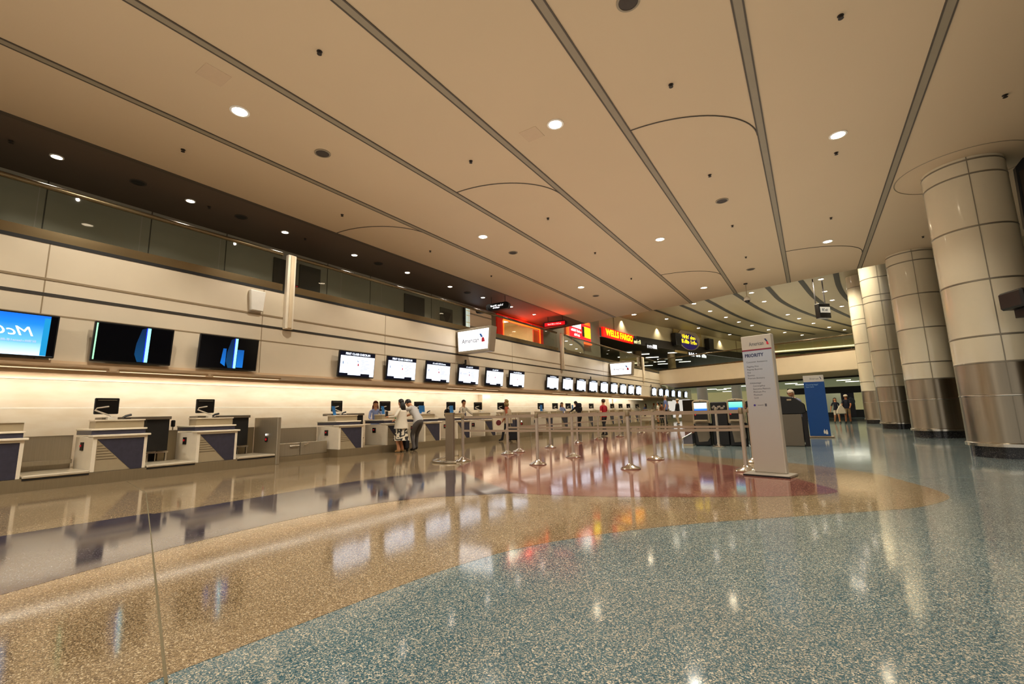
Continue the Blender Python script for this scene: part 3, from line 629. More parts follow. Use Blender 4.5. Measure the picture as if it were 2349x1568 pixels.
t = thing('dark_poster', 'tall dark blue poster with white marks behind the walking man', 'poster', (0, 44.5, 0)); MB().box(YP(1932, 930, 44.5).x, YP(1962, 930, 44.5).x, 0, .08, .1, YP(1945, 899, 44.5).z).build('poster_face', mat('poster_navy', '#14182c', .3), t); MB().ball((YP(1953, 920, 44.4).x, -.02, YP(1953, 920, 44.4).z), (.25, .01, .3)).build('poster_mark', mat('poster_grey', '#5a6272', .5), t)
t = thing('dark_backdrop', 'black low furniture and shadowed opening behind the walking couple', 'partition', (0, 46, 0)); MB().box(YP(1890, 940, 46).x-3, YP(1985, 940, 46).x+2, 0, .2, 0, .62).build('low_wall', BLACK, t)
# right-hand side: dark wall beyond the pillars, wall behind the camera
RW = mat('right_wall', '#6b5a44', .6)
b = MB(); b.box(13, 13.3, -9, 62, 0, 8); struct(b.build('wall_right', RW))
# ------------------------------------------------------------------ pillars
PCR = mat('pillar_enamel', '#d6c9ae', .2, coat=.5, vary=.02); PST = brushed('pillar_steel', '#9d9384', .3, (3.2, 3.2, .02)); 
[n for n in PST.node_tree.nodes if n.type == 'MIX'][0].inputs['A'].default_value = (.10, .085, .065, 1); [n for n in PST.node_tree.nodes if n.type == 'MIX'][0].inputs['B'].default_value = (.72, .62, .48, 1)  # vertical highlight streaks of the steel put into its colour
PST.node_tree.nodes['Principled BSDF'].inputs['Metallic'].default_value = 1; PST.node_tree.nodes['Principled BSDF'].inputs['Anisotropic'].default_value = .75; PST.node_tree.nodes['Principled BSDF'].inputs['Anisotropic Rotation'].default_value = .25
GRAN = terrazzo('granite_black', ('#0a0a0d', '#15141a', '#1c1b22', '#3f3d40', '#7a7672'), .3, .15)
PBAND = mat('pillar_groove', '#8f8676', .35, .6)
def pillar(x, y, H, label):
    t = thing('round_pillar', label, 'pillar', (x, y, 0), 0, 'round panelled pillars'); r = .61
    MB().lathe([(r*.97, 0), (r*.97, .2)], 40).build('granite_base', GRAN, t, True)
    MB().lathe([(r*.97, .2), (r*1.05, .2), (r*1.05, .255), (r, .27)], 40).build('base_lip', CHROME, t, True)
    MB().lathe([(r, .27), (r, 1.1), (r, 1.7)], 40).build('steel_cladding', PST, t, True)
    MB().lathe([(r+.004, 1.09), (r+.006, 1.1), (r+.006, 1.115), (r+.004, 1.125)], 40).build('cladding_joint', CHROME, t, True)
    MB().lathe([(r-.002, 1.7), (r-.002, H)], 40).build('shaft_panels', PCR, t, True)
    zs = [1.7, 2.19, 3.22, 4.25, 5.28, 5.56, 6.31, 7.34]; 
    for z in zs:
        if z < H-.02: MB().lathe([(r-.002, z-.017), (r+.004, z-.012), (r+.004, z+.012), (r-.002, z+.017)], 40).build('panel_joint', PBAND, t, True)
    for a in (-95, 85, 175, -5):
        a = math.radians(a+0); c, s = math.cos(a), math.sin(a); w = .007
        MB().add([((r+.0025)*c-w*s*k, (r+.0025)*s+w*c*k, z) for z in (.27, H) for k in (-1, 1)], [(0, 1, 3, 2)]).build('seam', PBAND, t)
    return t
pillar(3.02, 12.1, ZC, 'round cream pillar with steel foot, nearest, at the right edge')
pillar(3.08, 18.3, ZC, 'round cream pillar with steel foot, second nearest of the row')
pillar(2.95, 24.5, ZV, 'round cream pillar with steel foot, third of the row, rising past the ceiling edge')
pillar(2.93, 30.8, ZV, 'round cream pillar with steel foot, farthest and slimmest of the row')
# black screens bracketed to the nearest pillar
t = thing('pillar_screen', 'black bracketed display on the nearest pillar, at the right edge, lower', 'display', (3.42, 11.0, 2.52), .35)
b = MB(); b.box(-.52, .5, -.32, .16, .0, .3); b.build('screen_case', BLACK, t, bevel=.03)
MB().box(-.36, .4, -.26, .1, -.14, .0).build('mount_box', BLACKM, t); MB().tube([(.0, .1, .16), (-.1, .62, .22)], .05, 8).build('bracket_arm', STEEL, t)
t = thing('pillar_screen', 'black framed display behind the nearest pillar, at the right edge, upper', 'display', (0, 12.2, 0)); q = [YP(a, c, 12.2) for a, c in ((2329, 383), (2352, 520), (2440, 600), (2440, 440), (2362, 341))]
MB().prism([(v.x, v.z) for v in q], 0, .12).build('screen_case', BLACK, t); q = [YP(a, c, 12.2) for a, c in ((2337, 396), (2356, 500), (2430, 580), (2430, 450), (2364, 372))]
MB().prism([(v.x, v.z) for v in q], -.01, 0).build('screen_glass', mat('glass_brown', '#3a3128', .2), t)
# ------------------------------------------------------------------ screens over the counters
def tv(label, y, kind, group):
    t = thing('wall_screen', label, 'screen', (-10.02, y, 2.05), pi/2, group)
    W, Hh = 1.15, .675
    def tl(o): 
        for v in o.data.vertices: v.co.y -= v.co.z*.10
        return o
    tl(MB().box(-W/2, W/2, 0, .05, 0, Hh).build('screen_frame', BLACK, t, bevel=.008))
    MB().box(-.15, .15, .05, .12, .2, .5).build('wall_bracket', BLACKM, t)
    tl(MB().box(-W/2+.025, W/2-.025, -.004, 0, .025, Hh-.025).build('screen_panel', {'w': SCRNAVY, 'm': MATS['tv_sky'], 'd': SCRBLACK}[kind[0]], t))
    e = -.008
    if kind[0] == 'w':
        b = MB(); b.box(-W/2+.045, W/2-.025, e, -.004, .10, Hh-.125); b.box(-.28, .12, e, -.004, .055, .10); b.box(W/2-.16, W/2-.025, e, -.004, .03, .10); tl(b.build('page_panel', SCRWHITE, t))
        if len(kind) > 1:
            tl(lettering(kind[1], .075, SCRWHITE, t, .0, e, Hh-.075, 'heading', width=.78, bold=.003) if 'CLASS' in kind[1] else scribble(SCRWHITE, t, .02, e, Hh-.075, float(kind[1]), .05, 8, 'heading', 1))
        if len(kind) > 2:
            tl(lettering('American', .085, TXTPALE, t, -.2, e-.004, .36, 'airline_name', width=.28))
            b = MB(); b.prism([(-.46, .33), (-.44, .33), (-.44, .40), (-.46, .40)], e-.006, e-.004, 0); b.prism([(-.0, .40), (.02, .40), (.0, .44), (-.02, .44)], e-.006, e-.004, 0); b.prism([(.0, .30), (.04, .30), (.03, .36), (.0, .36)], e-.006, e-.004, 1); tl(b.build('airline_mark', [TXTBLUE, TXTRED], t))
        b = MB()
        for q in range(7): b.box(.10, .28+.2*((q*37) % 5)/5, e-.004, e, .17+q*.045, .185+q*.045)
        tl(b.build('small_print', SCRPALE, t))
    elif kind[0] == 'd':
        dx = kind[1]
        tl(MB().box(dx, dx+.05, e, -.004, .03, Hh-.03).build('bright_stripe', mat('stripe_cyan', '#8fe9ff', .3, emit=1.2, ecol='#8ff0ff'), t))
        tl(MB().box(dx-.015, dx, e, -.004, .03, Hh-.03).build('blue_edge', mat('stripe_blue', '#1a22ff', .3, emit=.9, ecol='#1a2cff'), t))
        b = MB(); b.prism([(dx-.015, .03), (dx-.015, Hh-.03), (dx-.08, Hh-.06), (dx-.14, .35), (dx-.15, .16), (dx-.10, .03)], e, -.004); tl(b.build('blue_shape', grad('shape_blue%.1f' % dx, [(0, '#0a4a80'), (1, '#08204f')], 2, 0, Hh, .4), t))
        if kind[2]:
            b = MB(); b.box(dx+.06, dx+.19, e, -.004, .05, .42); b.prism([(dx-.25, .12), (dx-.16, .06), (dx-.16, .42), (dx-.22, .42)], e, -.004); tl(b.build('blue_blocks', grad('block_blue', [(0, '#1173d8'), (1, '#0b3a86')], 2, 0, Hh, .7), t))
        else: tl(MB().box(-W/2+.025, -W/2+.045, e, -.004, .03, Hh-.03).build('green_stripe', mat('stripe_green', '#9ff0c0', .3, emit=.9), t))
    else:
        tl(lettering('McCar', .2, LITWHITE, t, -.0, e, .38, 'script_word', mirror=True, shear=.35, width=.66))
        tl(scribble(SCRPALE, t, .1, e, .24, .5, .035, 2, 'small_word', 1))
        b = MB(); b.box(W/2-.17, W/2-.10, e, -.004, .03, Hh-.06); tl(b.build('cyan_bar', mat('bar_cyan', '#1a8fd0', .3, emit=.7), t))
        tl(MB().box(W/2-.10, W/2-.02, e, -.004, .025, Hh-.025).build('dark_bar', SCRBLACK, t))
    return t
grad('tv_sky', [(0, '#d6efff'), (.35, '#5fb0f4'), (.75, '#1a7ae8'), (1, '#0f5fd0')], 2, 0, .675, 1.0)
tv('wall screen with bright blue picture and mirrored white script, cut by the left edge', 1.42, ('m',), 'wall screens')
tv('dark wall screen with one cyan stripe and no blue blocks, second from the left', 3.0, ('d', .16, False), 'wall screens')
tv('dark wall screen with cyan stripe and blue blocks, left of the first white screen', 4.59, ('d', .09, True), 'wall screens')
hd = ['FIRST CLASS CHECK-IN', 'FIRST CLASS CHECK-IN', '.62', '.38', '.38', '.6']
for k in range(6): tv('white check-in screen, %s from the left in the near group of six' % ordinal(k), 7.78+1.576*k, ('w', hd[k], 1), 'white check-in screens, near group')
g3 = [18.76, 20.34, 21.92, 23.5, 25.1, 26.7, 28.3, 29.85, 31.45]
src = None
for k, y in enumerate(g3):
    l = 'white check-in screen, %s from the left in the middle group of nine' % ordinal(k)
    if src is None: src = tv(l, y, ('w', '.6'), 'white check-in screens, middle group')
    else: copy_tree(src, (-10.02, y, 2.05), label=l)
for k, y in enumerate((35.2, 37.1, 38.9, 41.0, 43.2, 45.8)):
    copy_tree(src, (-10.02, y, 2.05), label='white check-in screen, %s from the left in the far group of six' % ordinal(k), group='white check-in screens, far group')
# small cameras on the fascia above the screens
for k, (px, py) in enumerate(((1069, 826), (1356, 868), (1494, 884))):
    p = XP(px, py, XF+.1); t = thing('fascia_camera', 'tiny black camera above the white screens, %s from the left' % ordinal(k), 'camera', (XF, p.y, 2.74), 0, 'tiny fascia cameras'); MB().box(0, .1, -.03, .03, 0, .05).build('camera_base', BLACK, t); MB().box(.06, .1, -.03, .03, .05, .18).build('camera_head', BLACK, t)
# lit blade signs projecting from the fascia
def blade(y, label):
    t = thing('blade_sign', label, 'lit sign', (-9.35, y, 3.08), 0, 'lit airline blade signs')
    MB().prism([(-.70, 0), (.62, .0), (.74, .84), (-.76, .84)], .0, .34).build('sign_housing', mat('sign_grey', '#b3a995', .4), t, bevel=.012)
    MB().prism([(-.655, .08), (.575, .08), (.64, .76), (-.69, .76)], -.012, .0).build('lit_panel', LITWHITE, t)
    lettering('American', .22, mat('pale_lit_grey', '#70727f', .5, emit=.12), t, -.13, -.02, .40, width=.74, bold=.004)
    b = MB(); b.prism([(.32, .48), (.40, .48), (.33, .60), (.25, .60)], -.024, -.012, 0); b.prism([(.34, .32), (.48, .32), (.44, .46), (.36, .47)], -.024, -.012, 1); b.build('airline_mark', [TXTBLUE, TXTRED], t)
    MB().box(-.80, -.70, .08, .2, .2, .6).build('wall_arm', STEEL, t)
blade(12.0, 'white lit airline sign projecting from the fascia, nearer and larger one')
blade(26.4, 'white lit airline sign projecting from the fascia, farther one by the bridge')
# ------------------------------------------------------------------ check-in counters
def counter(label, y, group, desk=True, x=-10.25):
    t = thing('check_in_counter', label, 'counter', (x, y, 0), pi/2, group)
    MB().box(-.38, .38, .03, .92, .2, .78).build('cabinet_body', CREAM2, t, bevel=.006)
    MB().box(-.38, -.325, -.005, .03, .2, .78).box(.335, .38, -.005, .03, .2, .78).box(-.325, .335, -.005, .03, .745, .78).build('front_frame', CREAM2, t)
    b = MB(); b.prism([(-.325, .2), (.17, .2), (-.325, .745)], .008, .03, 0)
    for q in range(6): z = .40+q*.045; xr = -.325+.495*(.745-z)/.545-.02; b.box(-.31, xr, .004, .008, z, z+.01, 1)
    b.build('taupe_panel', [TAUPE, mat('groove_brown', '#6d5f48', .6)], t)
    MB().prism([(-.325, .745), (.17, .2), (.335, .2), (.335, .745)], .002, .03).build('dark_panel', NAVY, t)
    MB().box(-.40, .42, -.04, .2, .78, .815).build('shelf', CREAM2, t, bevel=.006)
    MB().box(-.38, .38, .12, .92, .815, .89).build('dark_band', NAVY, t)
    MB().box(-.39, .40, .10, .94, .89, .92).build('counter_top', CREAM2, t, bevel=.006)
    MB().box(-.30, .40, .28, .6, .92, 1.05).build('riser', TAUPE, t); MB().box(-.31, .41, .26, .62, 1.05, 1.075).build('riser_cap', CREAM2, t)
    sb_ = MB().box(-.40, -.38, .44, .57, .55, .69).build('call_box', BLACK, t); MB().lathe([(.0001, .012), (.02, .012), (.02, 0)], 10).build('red_button', RED, sb_, loc=(-.405, .505, .63)).rotation_euler = (0, -pi/2, 0)
    if desk:
        MB().box(-.1, 1.0, .72, 1.12, 1.06, 1.12).build('agent_desk', GREY, t, bevel=.006); MB().box(.6, .98, .76, 1.08, .44, 1.06).box(.55, 1.0, 1.05, 1.1, .2, 1.06).build('desk_pedestal', DARK, t); MB().box(.55, .98, .70, .74, .40, .43).box(.62, .65, .70, .74, .2, .40).box(.93, .96, .70, .74, .2, .40).build('foot_rail', CHROME, t)
    return t
def monitor(label, y, group='desk monitors', tilt=0, dx=-.1, x=-10.25, blue=None):
    t = thing('desk_monitor', label, 'monitor', (x-.86, y+dx, 1.12), pi/2-tilt, group)
    MB().box(-.18, .18, .0, .05, .06, .36).build('screen_back', BLACK, t, bevel=.012)
    MB().box(-.14, .14, -.008, .0, .315, .325).build('vent_line', GREY, t)
    MB().tube([(.02, -.02, .2), (-.16, -.08, .17), (-.2, -.12, .13), (.0, -.2, .03), (.03, -.2, .0)], .014, 8).build('support_arm', WHITE, t, True); MB().box(-.04, .1, -.26, -.14, -.045, .005).build('arm_foot', WHITE, t)
    return t
DECK = mat('deck_steel', '#d6cab2', .3, .35)
def scale_deck(label, y0, y1, back):
    t = thing('baggage_scale', label, 'baggage scale', (-10.25, y0, .195), pi/2, 'baggage scales')
    w = y1-y0; MB().box(0, w, -.05, .9, .0, .045).build('scale_deck', DECK, t, bevel=.01); MB().box(0, w, -.035, .0, -.03, .0).build('shadow_gap', DARK, t)
    if back:
        MB().box(0.02, w-.02, .95, 1.0, .02, .62).build('back_panel', STEEL, t); MB().box(.02, w-.02, .86, .95, .13, .2).build('back_rail', STEEL, t)
    else:
        MB().tube([(.02, .8, .03), (.02, .8, .24), (.40, .8, .24), (.40, .8, .03)], .012, 6).build('guard_rail', CHROME, t); MB().box(.48, .8, .92, .98, .0, .64).build('side_rack', STEELD, t)
G1 = [1.46, 3.03, 4.60]
nm1 = ['check-in counter cut off by the left edge', 'check-in counter with navy triangle, nearest whole one at the left', 'check-in counter with navy triangle, left of the steel end panel']
for l, y in zip(nm1, G1): counter(l, y, 'check-in counters, near group', y > 2)
scale_deck('steel baggage scale between the two leftmost counters, with steel back panel', 1.86, 2.64, True)
scale_deck('steel baggage scale with dark opening, between the second and third counters', 3.43, 4.21, False)
scale_deck('steel baggage scale beside the tall steel end panel of the near group', 5.0, 5.8, False)
G2 = [7.85, 9.42, 10.95, 12.52, 14.1, 15.67]
for k, y in enumerate(G2): counter('check-in counter, %s from the left in the second group, behind the waiting travellers' % ordinal(k) if k in (1, 2) else 'check-in counter, %s from the left in the second group' % ordinal(k), y, 'check-in counters, second group', k < 1)
src = None
for k, y in enumerate(g3):
    l = 'check-in counter beyond the belt barriers, %s from the left in the third group' % ordinal(k)
    if src is None: src = counter(l, y, 'check-in counters, third group', False)
    else: copy_tree(src, (-10.25, y, 0), label=l)
for k, y in enumerate((35.4, 37.2, 39.0, 41.0)): copy_tree(src, (-10.25, y, 0), label='check-in counter at the far end by the dark service window, %s from the left' % ordinal(k), group='check-in counters, far group')
def end_panel(y, label):
    t = thing('steel_end_panel', label, 'end panel', (-10.2, y, 0), pi/2, 'steel end panels')
    MB().box(-.04, .04, 0, 1.0, 0, 1.05).build('panel_box', STEEL, t, bevel=.008)
    MB().box(-.055, -.04, .38, .48, .5, .6).build('switch_plate', BLACK, t); MB().ball((-.06, .43, .55), (.012, .03, .03)).build('red_button', RED, t); MB().ball((-.06, .43, .66), (.012, .024, .024)).build('white_button', LITWHITE, t)
end_panel(5.86, 'tall steel end panel with red button, left of the low steel gate'); end_panel(17.0, 'tall steel end panel behind the hooded woman')
def low_gate(y0, y1, label):
    t = thing('steel_low_gate', label, 'gate', (-10.62, y0, 0), pi/2, 'low steel gates'); w = y1-y0
    MB().box(0, w, .5, .56, .2, .78).build('back_plate', STEEL, t); MB().box(.02, w*.48, 0, .05, .13, .43).box(w*.5, w-.02, 0, .05, .13, .43).build('front_plate', STEEL, t, bevel=.006); MB().tube([(w*.30, -.03, .36), (w*.46, -.03, .36)], .012, 6).tube([(w*.55, -.03, .36), (w*.62, -.04, .40)], .012, 6).build('latch', CHROME, t)
low_gate(5.92, 7.42, 'low double steel gate between the first and second counter groups'); low_gate(17.08, 18.18, 'low steel gate between the second and third counter groups')
mk = 0
for px, y, tl, l in ((246, 3.03, 0, 'black desk monitor on white arm, on the nearest whole counter'), (472, 4.60, 0, 'black desk monitor on white arm, on the counter by the steel end panel'), (774, 7.85, -.05, 'black desk monitor on white arm with a blue card, first of the second group'), (884, 9.42, .25, 'black desk monitor right of the red haired agent'),
                     (962, 10.95, .3, 'black desk monitor right of the stooping man'), (1035, 12.52, .4, 'black desk monitor between the two dark haired agents'), (1097, 14.1, .4, 'black desk monitor right of the reaching agent'), (1150, 15.67, .4, 'black desk monitor left of the hooded woman')):
    monitor(l, y, 'desk monitors', tl, XP(px, 930, -11.11).y-y)
for k, px in enumerate((1241, 1274, 1304, 1357, 1405, 1424, 1442, 1462)): monitor('small black desk monitor on the third counter group, %s from the left' % ordinal(k), XP(px, 930, -11.11).y, 'desk monitors, third group', .4, .0)
BLUEC = mat('card_blue', '#3b86cf', .5, emit=.1)
def card(px, py, w, h, tilt, label):
    p = XP(px, py, -11.0); b = MB(); b.prism([(-w/2, 0), (w/2, 0), (w/2+tilt, h), (-w/2+tilt, h)], -.006, .006)
    o = b.build('blue_card', BLUEC, loc=(-10.9, XP(px, py, -10.9).y, 1.08)); o.rotation_euler = (0, 0, pi/2); tag(o, label, 'card', 'blue cards on the counters')
card(768, 951, .09, .24, -.06, 'narrow blue card standing on the first counter of the second group'); card(880, 948, .10, .24, -.05, 'narrow blue card beside the red haired agent'); card(968, 946, .26, .26, -.02, 'wide blue card right of the stooping man')
card(1036, 944, .18, .26, -.02, 'blue card held up beside the pair of agents'); card(1242, 940, .22, .30, -.02, 'blue card on the first counter of the third group'); card(1314, 939, .16, .3, -.05, 'blue card left of the man with the backpack')
def phone(px, py, label, ):
    p = XP(px, py, -10.75); t = thing('desk_handset', label, 'handset', (-10.62, XP(px, py, -10.62).y, 1.075), pi/2, 'black handsets'); MB().box(-.05, .05, -.03, .05, 0, .02).build('cradle', BLACK, t); MB().tube([(-.06, 0, .03), (-.02, 0, .06), (.06, 0, .08)], .02, 8).build('handset_grip', BLACK, t, True)
phone(292, 955, 'black handset on the nearest whole counter'); phone(495, 952, 'black handset on the counter by the steel end panel'); phone(789, 946, 'black handset on the first counter of the second group'); phone(983, 945, 'black handset right of the wide blue card')
p = XP(397, 972, -11.2); t = thing('desk_scanner', 'small black scanner on a thin post between the second and third counters', 'scanner', (-11.2, p.y, .84), pi/2); MB().box(-.035, .035, -.03, .03, p.z-.90, p.z-.76).build('scanner_head', BLACK, t, bevel=.015); MB().tube([(0, 0, 0), (0, 0, p.z-.88)], .012, 6).build('post', STEEL, t)
t = thing('green_bottle', 'small green bottle on the counter shelf beside the woman in white', 'bottle', (-10.2, 9.35, .815)); MB().lathe([(.0001, 0), (.03, 0), (.032, .04), (.032, .12), (.014, .17), (.014, .2), (.0001, .2)], 12).build('bottle_glass', mat('bottle_green', '#2e7a34', .2), t, True); MB().lathe([(.034, .02), (.034, .07)], 12).build('bottle_label', WHITE, t, True)
# ------------------------------------------------------------------ belt barriers
HEAD = BLACK; POLE = brushed('satin_pole', '#c2b6a6', .38); POLE.node_tree.nodes['Principled BSDF'].inputs['Metallic'].default_value = .45
def stanchion(label, x, y, links, group='belt barrier posts'):
    t = thing('belt_post', label, 'barrier post', (x, y, 0.003), 0, group)
    MB().lathe([(.0001, 0), (.17, 0), (.172, .012), (.15, .03), (.09, .05), (.05, .075), (.034, .09)], 28).build('base', CHROME, t, True)
    MB().lathe([(.032, .08), (.032, .9), (.032, .98)], 16).build('pole', POLE, t, True)
    MB().lathe([(.034, .90), (.036, .905), (.036, .985), (.03, 1.0), (.0001, 1.002)], 16).build('belt_head', HEAD if label.endswith('.') else STEELD, t, True)
    for (lx, ly) in links:
        dx, dy = lx-x, ly-y; L = math.hypot(dx, dy); a = math.atan2(dy, dx)
        for z0, z1 in ((.912, .965), (.628, .672)):
            b = MB(); c, s = math.cos(a), math.sin(a)
            pts = [(.036+(L-.072)*k/6, -.004*math.sin(pi*k/6)) for k in range(7)]
            for (p, q), (p2, q2) in zip(pts, pts[1:]):
                for o in (-.002, .002): b.quad((p*c-o*s, p*s+o*c, z0+q), (p2*c-o*s, p2*s+o*c, z0+q2), (p2*c-o*s, p2*s+o*c, z1+q2), (p*c-o*s, p*s+o*c, z1+q))
            b.build('belt', BELT, t)
    return t
A = [(-6.51, 7.92), (-4.61, 7.91), (-2.74, 7.89), (-.97, 8.22)]; Bq = [(-6.49, 9.66), (-4.59, 9.46), (-2.78, 9.54), (-.99, 9.61)]
la = ['front row belt post beside the tall grey panel', 'front row belt post in front of the backpack man, second from the left', 'front row belt post nearest the camera, third from the left', 'front row belt post left of the white priority sign']
for k, (p, l) in enumerate(zip(A, la)): stanchion(l, *p, [A[k+1]] if k < 3 else [])
lb = ['second row belt post in front of the hooded woman, left one', 'second row belt post, second from the left', 'second row belt post, third from the left, left of the kiosks', 'second row belt post half hidden behind the white priority sign']
for k, (p, l) in enumerate(zip(Bq, lb)): stanchion(l, *p, [Bq[k+1]] if k < 3 else [])
D = [(-6.56, 10.29), (-6.45, 11.82), (-6.55, 13.87), (-6.54, 15.62), (-6.41, 17.45), (-6.54, 20.6)]
for k, p in enumerate(D): stanchion('belt post in the long side row toward the far end, %s from the camera' % ordinal(k), *p, [D[k+1]] if k < 5 else [], 'belt barrier posts, side row')
stanchion('belt post directly in front of the kiosk screens', -2.13, 13.05, [])
p = G(1528, 990); stanchion('far belt post in front of the tall man in blue', p.x, p.y, [D[5]])
# tall grey panel on tubular foot at the queue entrance
p0 = G(1028, 1063); 
t = thing('queue_panel', 'tall grey steel panel on a bent tube foot at the queue entrance', 'panel', (-6.62, 7.62, 0.003), -.1)
MB().box(-.12, .12, -.03, .03, .03, 1.04).build('panel_sheet', mat('panel_grey_steel', '#8f8171', .35, .5), t, bevel=.008); MB().box(-.125, .125, -.034, .034, 1.0, 1.05).build('panel_cap', STEELD, t)
MB().tube([(.3, -.1, .022), (.12, -.25, .022), (-.22, -.25, .022), (-.36, -.18, .022), (-.36, .1, .06), (-.3, .3, .1), (-.1, .34, .1)], .022, 8).build('tube_foot', CHROME, t, True)
# ------------------------------------------------------------------ priority sign and blue sign
SGW = mat('sign_off_white', '#c9c1b4', .35); SGF = grad('sign_face_grey', [(0, '#b3a798'), (.5, '#b5b1ad'), (1, '#b7bfcc')], 2, 0, 1.8)
def mark(t, x, y, z, s, m1=TXTNAVY, m2=TXTRED):
    b = MB(); b.prism([(x-.02*s, z), (x+.35*s, z-.0), (x-.05*s, z+.8*s), (x-.5*s, z+.8*s)], y-.003, y, 0); b.prism([(x+.05*s, z-.8*s), (x+.6*s, z-.8*s), (x+.35*s, z-.02*s), (x-.0*s, z-.02*s)], y-.003, y, 1); b.build('airline_mark', [m1, m2], t)
t = thing('priority_sign', 'tall white airline priority sign standing at the end of the belts', 'sign', (-.60, 7.9, .003), math.radians(-14))
MB().box(-.31, .31, -.24, .14, 0, .035).build('base_plate', mat('plate_grey', '#a89f90', .35), t, bevel=.006); MB().box(-.315, .315, -.245, -.235, .0, .02).build('base_edge', BLACKM, t)
MB().box(-.22, .22, -.05, .05, .035, 2.10).build('panel_body', SGW, t, bevel=.01)
MB().box(-.215, .20, -.053, -.05, .05, 1.865).build('grey_face', SGF, t); MB().box(-.217, .205, -.056, -.05, 1.865, 1.885).build('red_line', mat('line_crimson', '#8e2440', .4), t)
lettering('American', .082, TXTGREY, t, .0, -.0508, 1.965, 'airline_name', width=.21, bold=.001); mark(t, .145, -.0505, 1.985, .055)
lettering('PRIORITY', .07, TXTNAVY, t, -.05, -.0538, 1.79, 'heading', width=.27, bold=.003, spacing=1.1)
rows = [('Customer Assistance', 1.69, .30, 0), ('Flagship First', 1.62, .17, 0), ('Flagship Business', 1.575, .22, 0), ('First', 1.53, .05, 0), ('Business', 1.485, .10, 0), ('Premium Economy', 1.44, .24, 0), ('AAdvantage', 1.365, .16, .02), ('ConciergeKey', 1.32, .17, .06), ('Executive Platinum', 1.275, .24, .06), ('Platinum Pro', 1.23, .17, .06), ('Platinum', 1.185, .12, .06), ('Gold', 1.14, .06, .06)]
for s_, z, w, ind in rows: lettering(s_, .035, TXTGREY, t, -.17+ind+w/2, -.0538, z, 'text_line', width=w)
lettering('oneworld', .03, TXTGREY, t, -.03, -.0538, 1.03, 'alliance_name', width=.08); MB().prism([(-.115+.016*math.cos(k*pi/6), 1.03+.016*math.sin(k*pi/6)) for k in range(12)], -.0545, -.053).build('alliance_dot', mat('dot_purple', '#3a2a86', .4), t); MB().box(.03, .055, -.0545, -.053, 1.01, 1.05).build('alliance_mark', TXTGREY, t)
t = thing('blue_sign', 'blue standing airline sign with white header beyond the kiosks', 'sign', (.14, 17.75, .003), .02)
MB().box(-.36, .36, -.2, .2, 0, .04).build('base_plate', mat('plate_brown', '#8d7658', .4), t, bevel=.008); MB().box(-.28, .28, -.03, .03, .04, 1.98).build('panel_body', SGW, t, bevel=.006)
MB().box(-.28, .28, -.034, -.03, .045, 1.77).build('blue_face', mat('sign_blue', '#06407e', .4, emit=.06), t); lettering('American', .09, TXTGREY, t, .02, -.0308, 1.87, 'airline_name', width=.25); mark(t, .19, -.0303, 1.885, .05, TXTNAVY, TXTNAVY)
PTX = mat('pale_sign_text', '#8fb2d8', .5)
lettering('Checking bags?', .06, PTX, t, -.06, -.0348, 1.68, 'text_line', width=.34); lettering('Start here', .06, PTX, t, -.12, -.0348, 1.61, 'text_line', width=.22)
b = MB(); b.box(.1, .15, -.036, -.034, .12, .22); b.box(.155, .21, -.036, -.034, .1, .19); b.tube([(.125, -.036, .22), (.125, -.036, .26)], .006, 4); b.box(.17, .2, -.036, -.034, .19, .24); b.build('bag_symbol', WHITE, t)
# ------------------------------------------------------------------ self-service kiosks
KSH = mat('kiosk_shell', '#b3a183', .4); KSC = grad('kiosk_screen_a', [(0, '#0a2f9e'), (.25, '#1b78d8'), (.4, '#d9f2ee'), (1, '#e4f6ee')], 2, .93, 1.16, 1.0); KSC2 = grad('kiosk_screen_b', [(0, '#0a2f9e'), (.3, '#1b68c8'), (.42, '#5cc8c8'), (1, '#86dccb')], 2, .93, 1.16, 1.0)
def kiosk(x, y, scr, label):
    t = thing('check_in_kiosk', label, 'kiosk', (x, y, .003), .05, 'self check-in kiosks')
    MB().box(-.21, .21, .0, .5, .0, .6).build('black_body', BLACK, t, bevel=.02)
    arc = [(-.215, .6), (.215, .6), (.215, 1.19)] + [(.215*math.cos(a*pi/10), 1.19+.055*math.sin(a*pi/10)) for a in range(1, 10)] + [(-.215, 1.19)]
    MB().prism(arc, .02, .2).build('head_shell', KSH, t, bevel=.01)
    MB().box(-.165, .165, .0, .02, .93, 1.16).build('touch_screen', scr, t); MB().box(-.17, .17, .005, .02, 1.16, 1.19).build('screen_bezel', BLACK, t)
    MB().box(-.165, .165, -.12, .02, .70, .88).build('reader_bay', BLACKM, t); MB().ball((-.13, -.12, .84), .022).build('red_reader', RED, t); MB().ball((-.1, -.05, .91), .02).build('white_knob', LITWHITE, t)
    MB().prism([(-.165, .66), (.165, .66), (.165, .70), (-.165, .70)], -.16, .02).build('tray', KSH, t)
    MB().prism([(-.16, .6), (.17, .6), (.19, .22), (.12, .12), (-.10, .1)], -.06, .0).build('foot_panel', mat('kiosk_taupe', '#6f6555', .5), t)
    MB().ball((0, .0, 1.215), (.014, .02, .014)).build('camera_eye', BLACK, t)
    return t
kiosk(-2.58, 13.45, KSC, 'check-in kiosk with pale white screen, left of the pair'); kiosk(-1.70, 13.5, KSC2, 'check-in kiosk with turquoise screen, beside the priority sign')
def divider(x, w, label):
    t = thing('kiosk_divider', label, 'divider', (x, 13.6, .003), .05, 'black kiosk dividers'); MB().box(-w/2, w/2, 0, .35, 0, 1.17).build('black_board', BLACK, t, bevel=.02)
    b = MB()
    for q in range(9): b.ball((-.15+q*.036, -.005, 1.02+.03*math.sin(q*1.7)), (.028, .006, .03), 8, 5)
    b.build('printed_picture', mat('print_grey', '#9c8f80', .5), t)
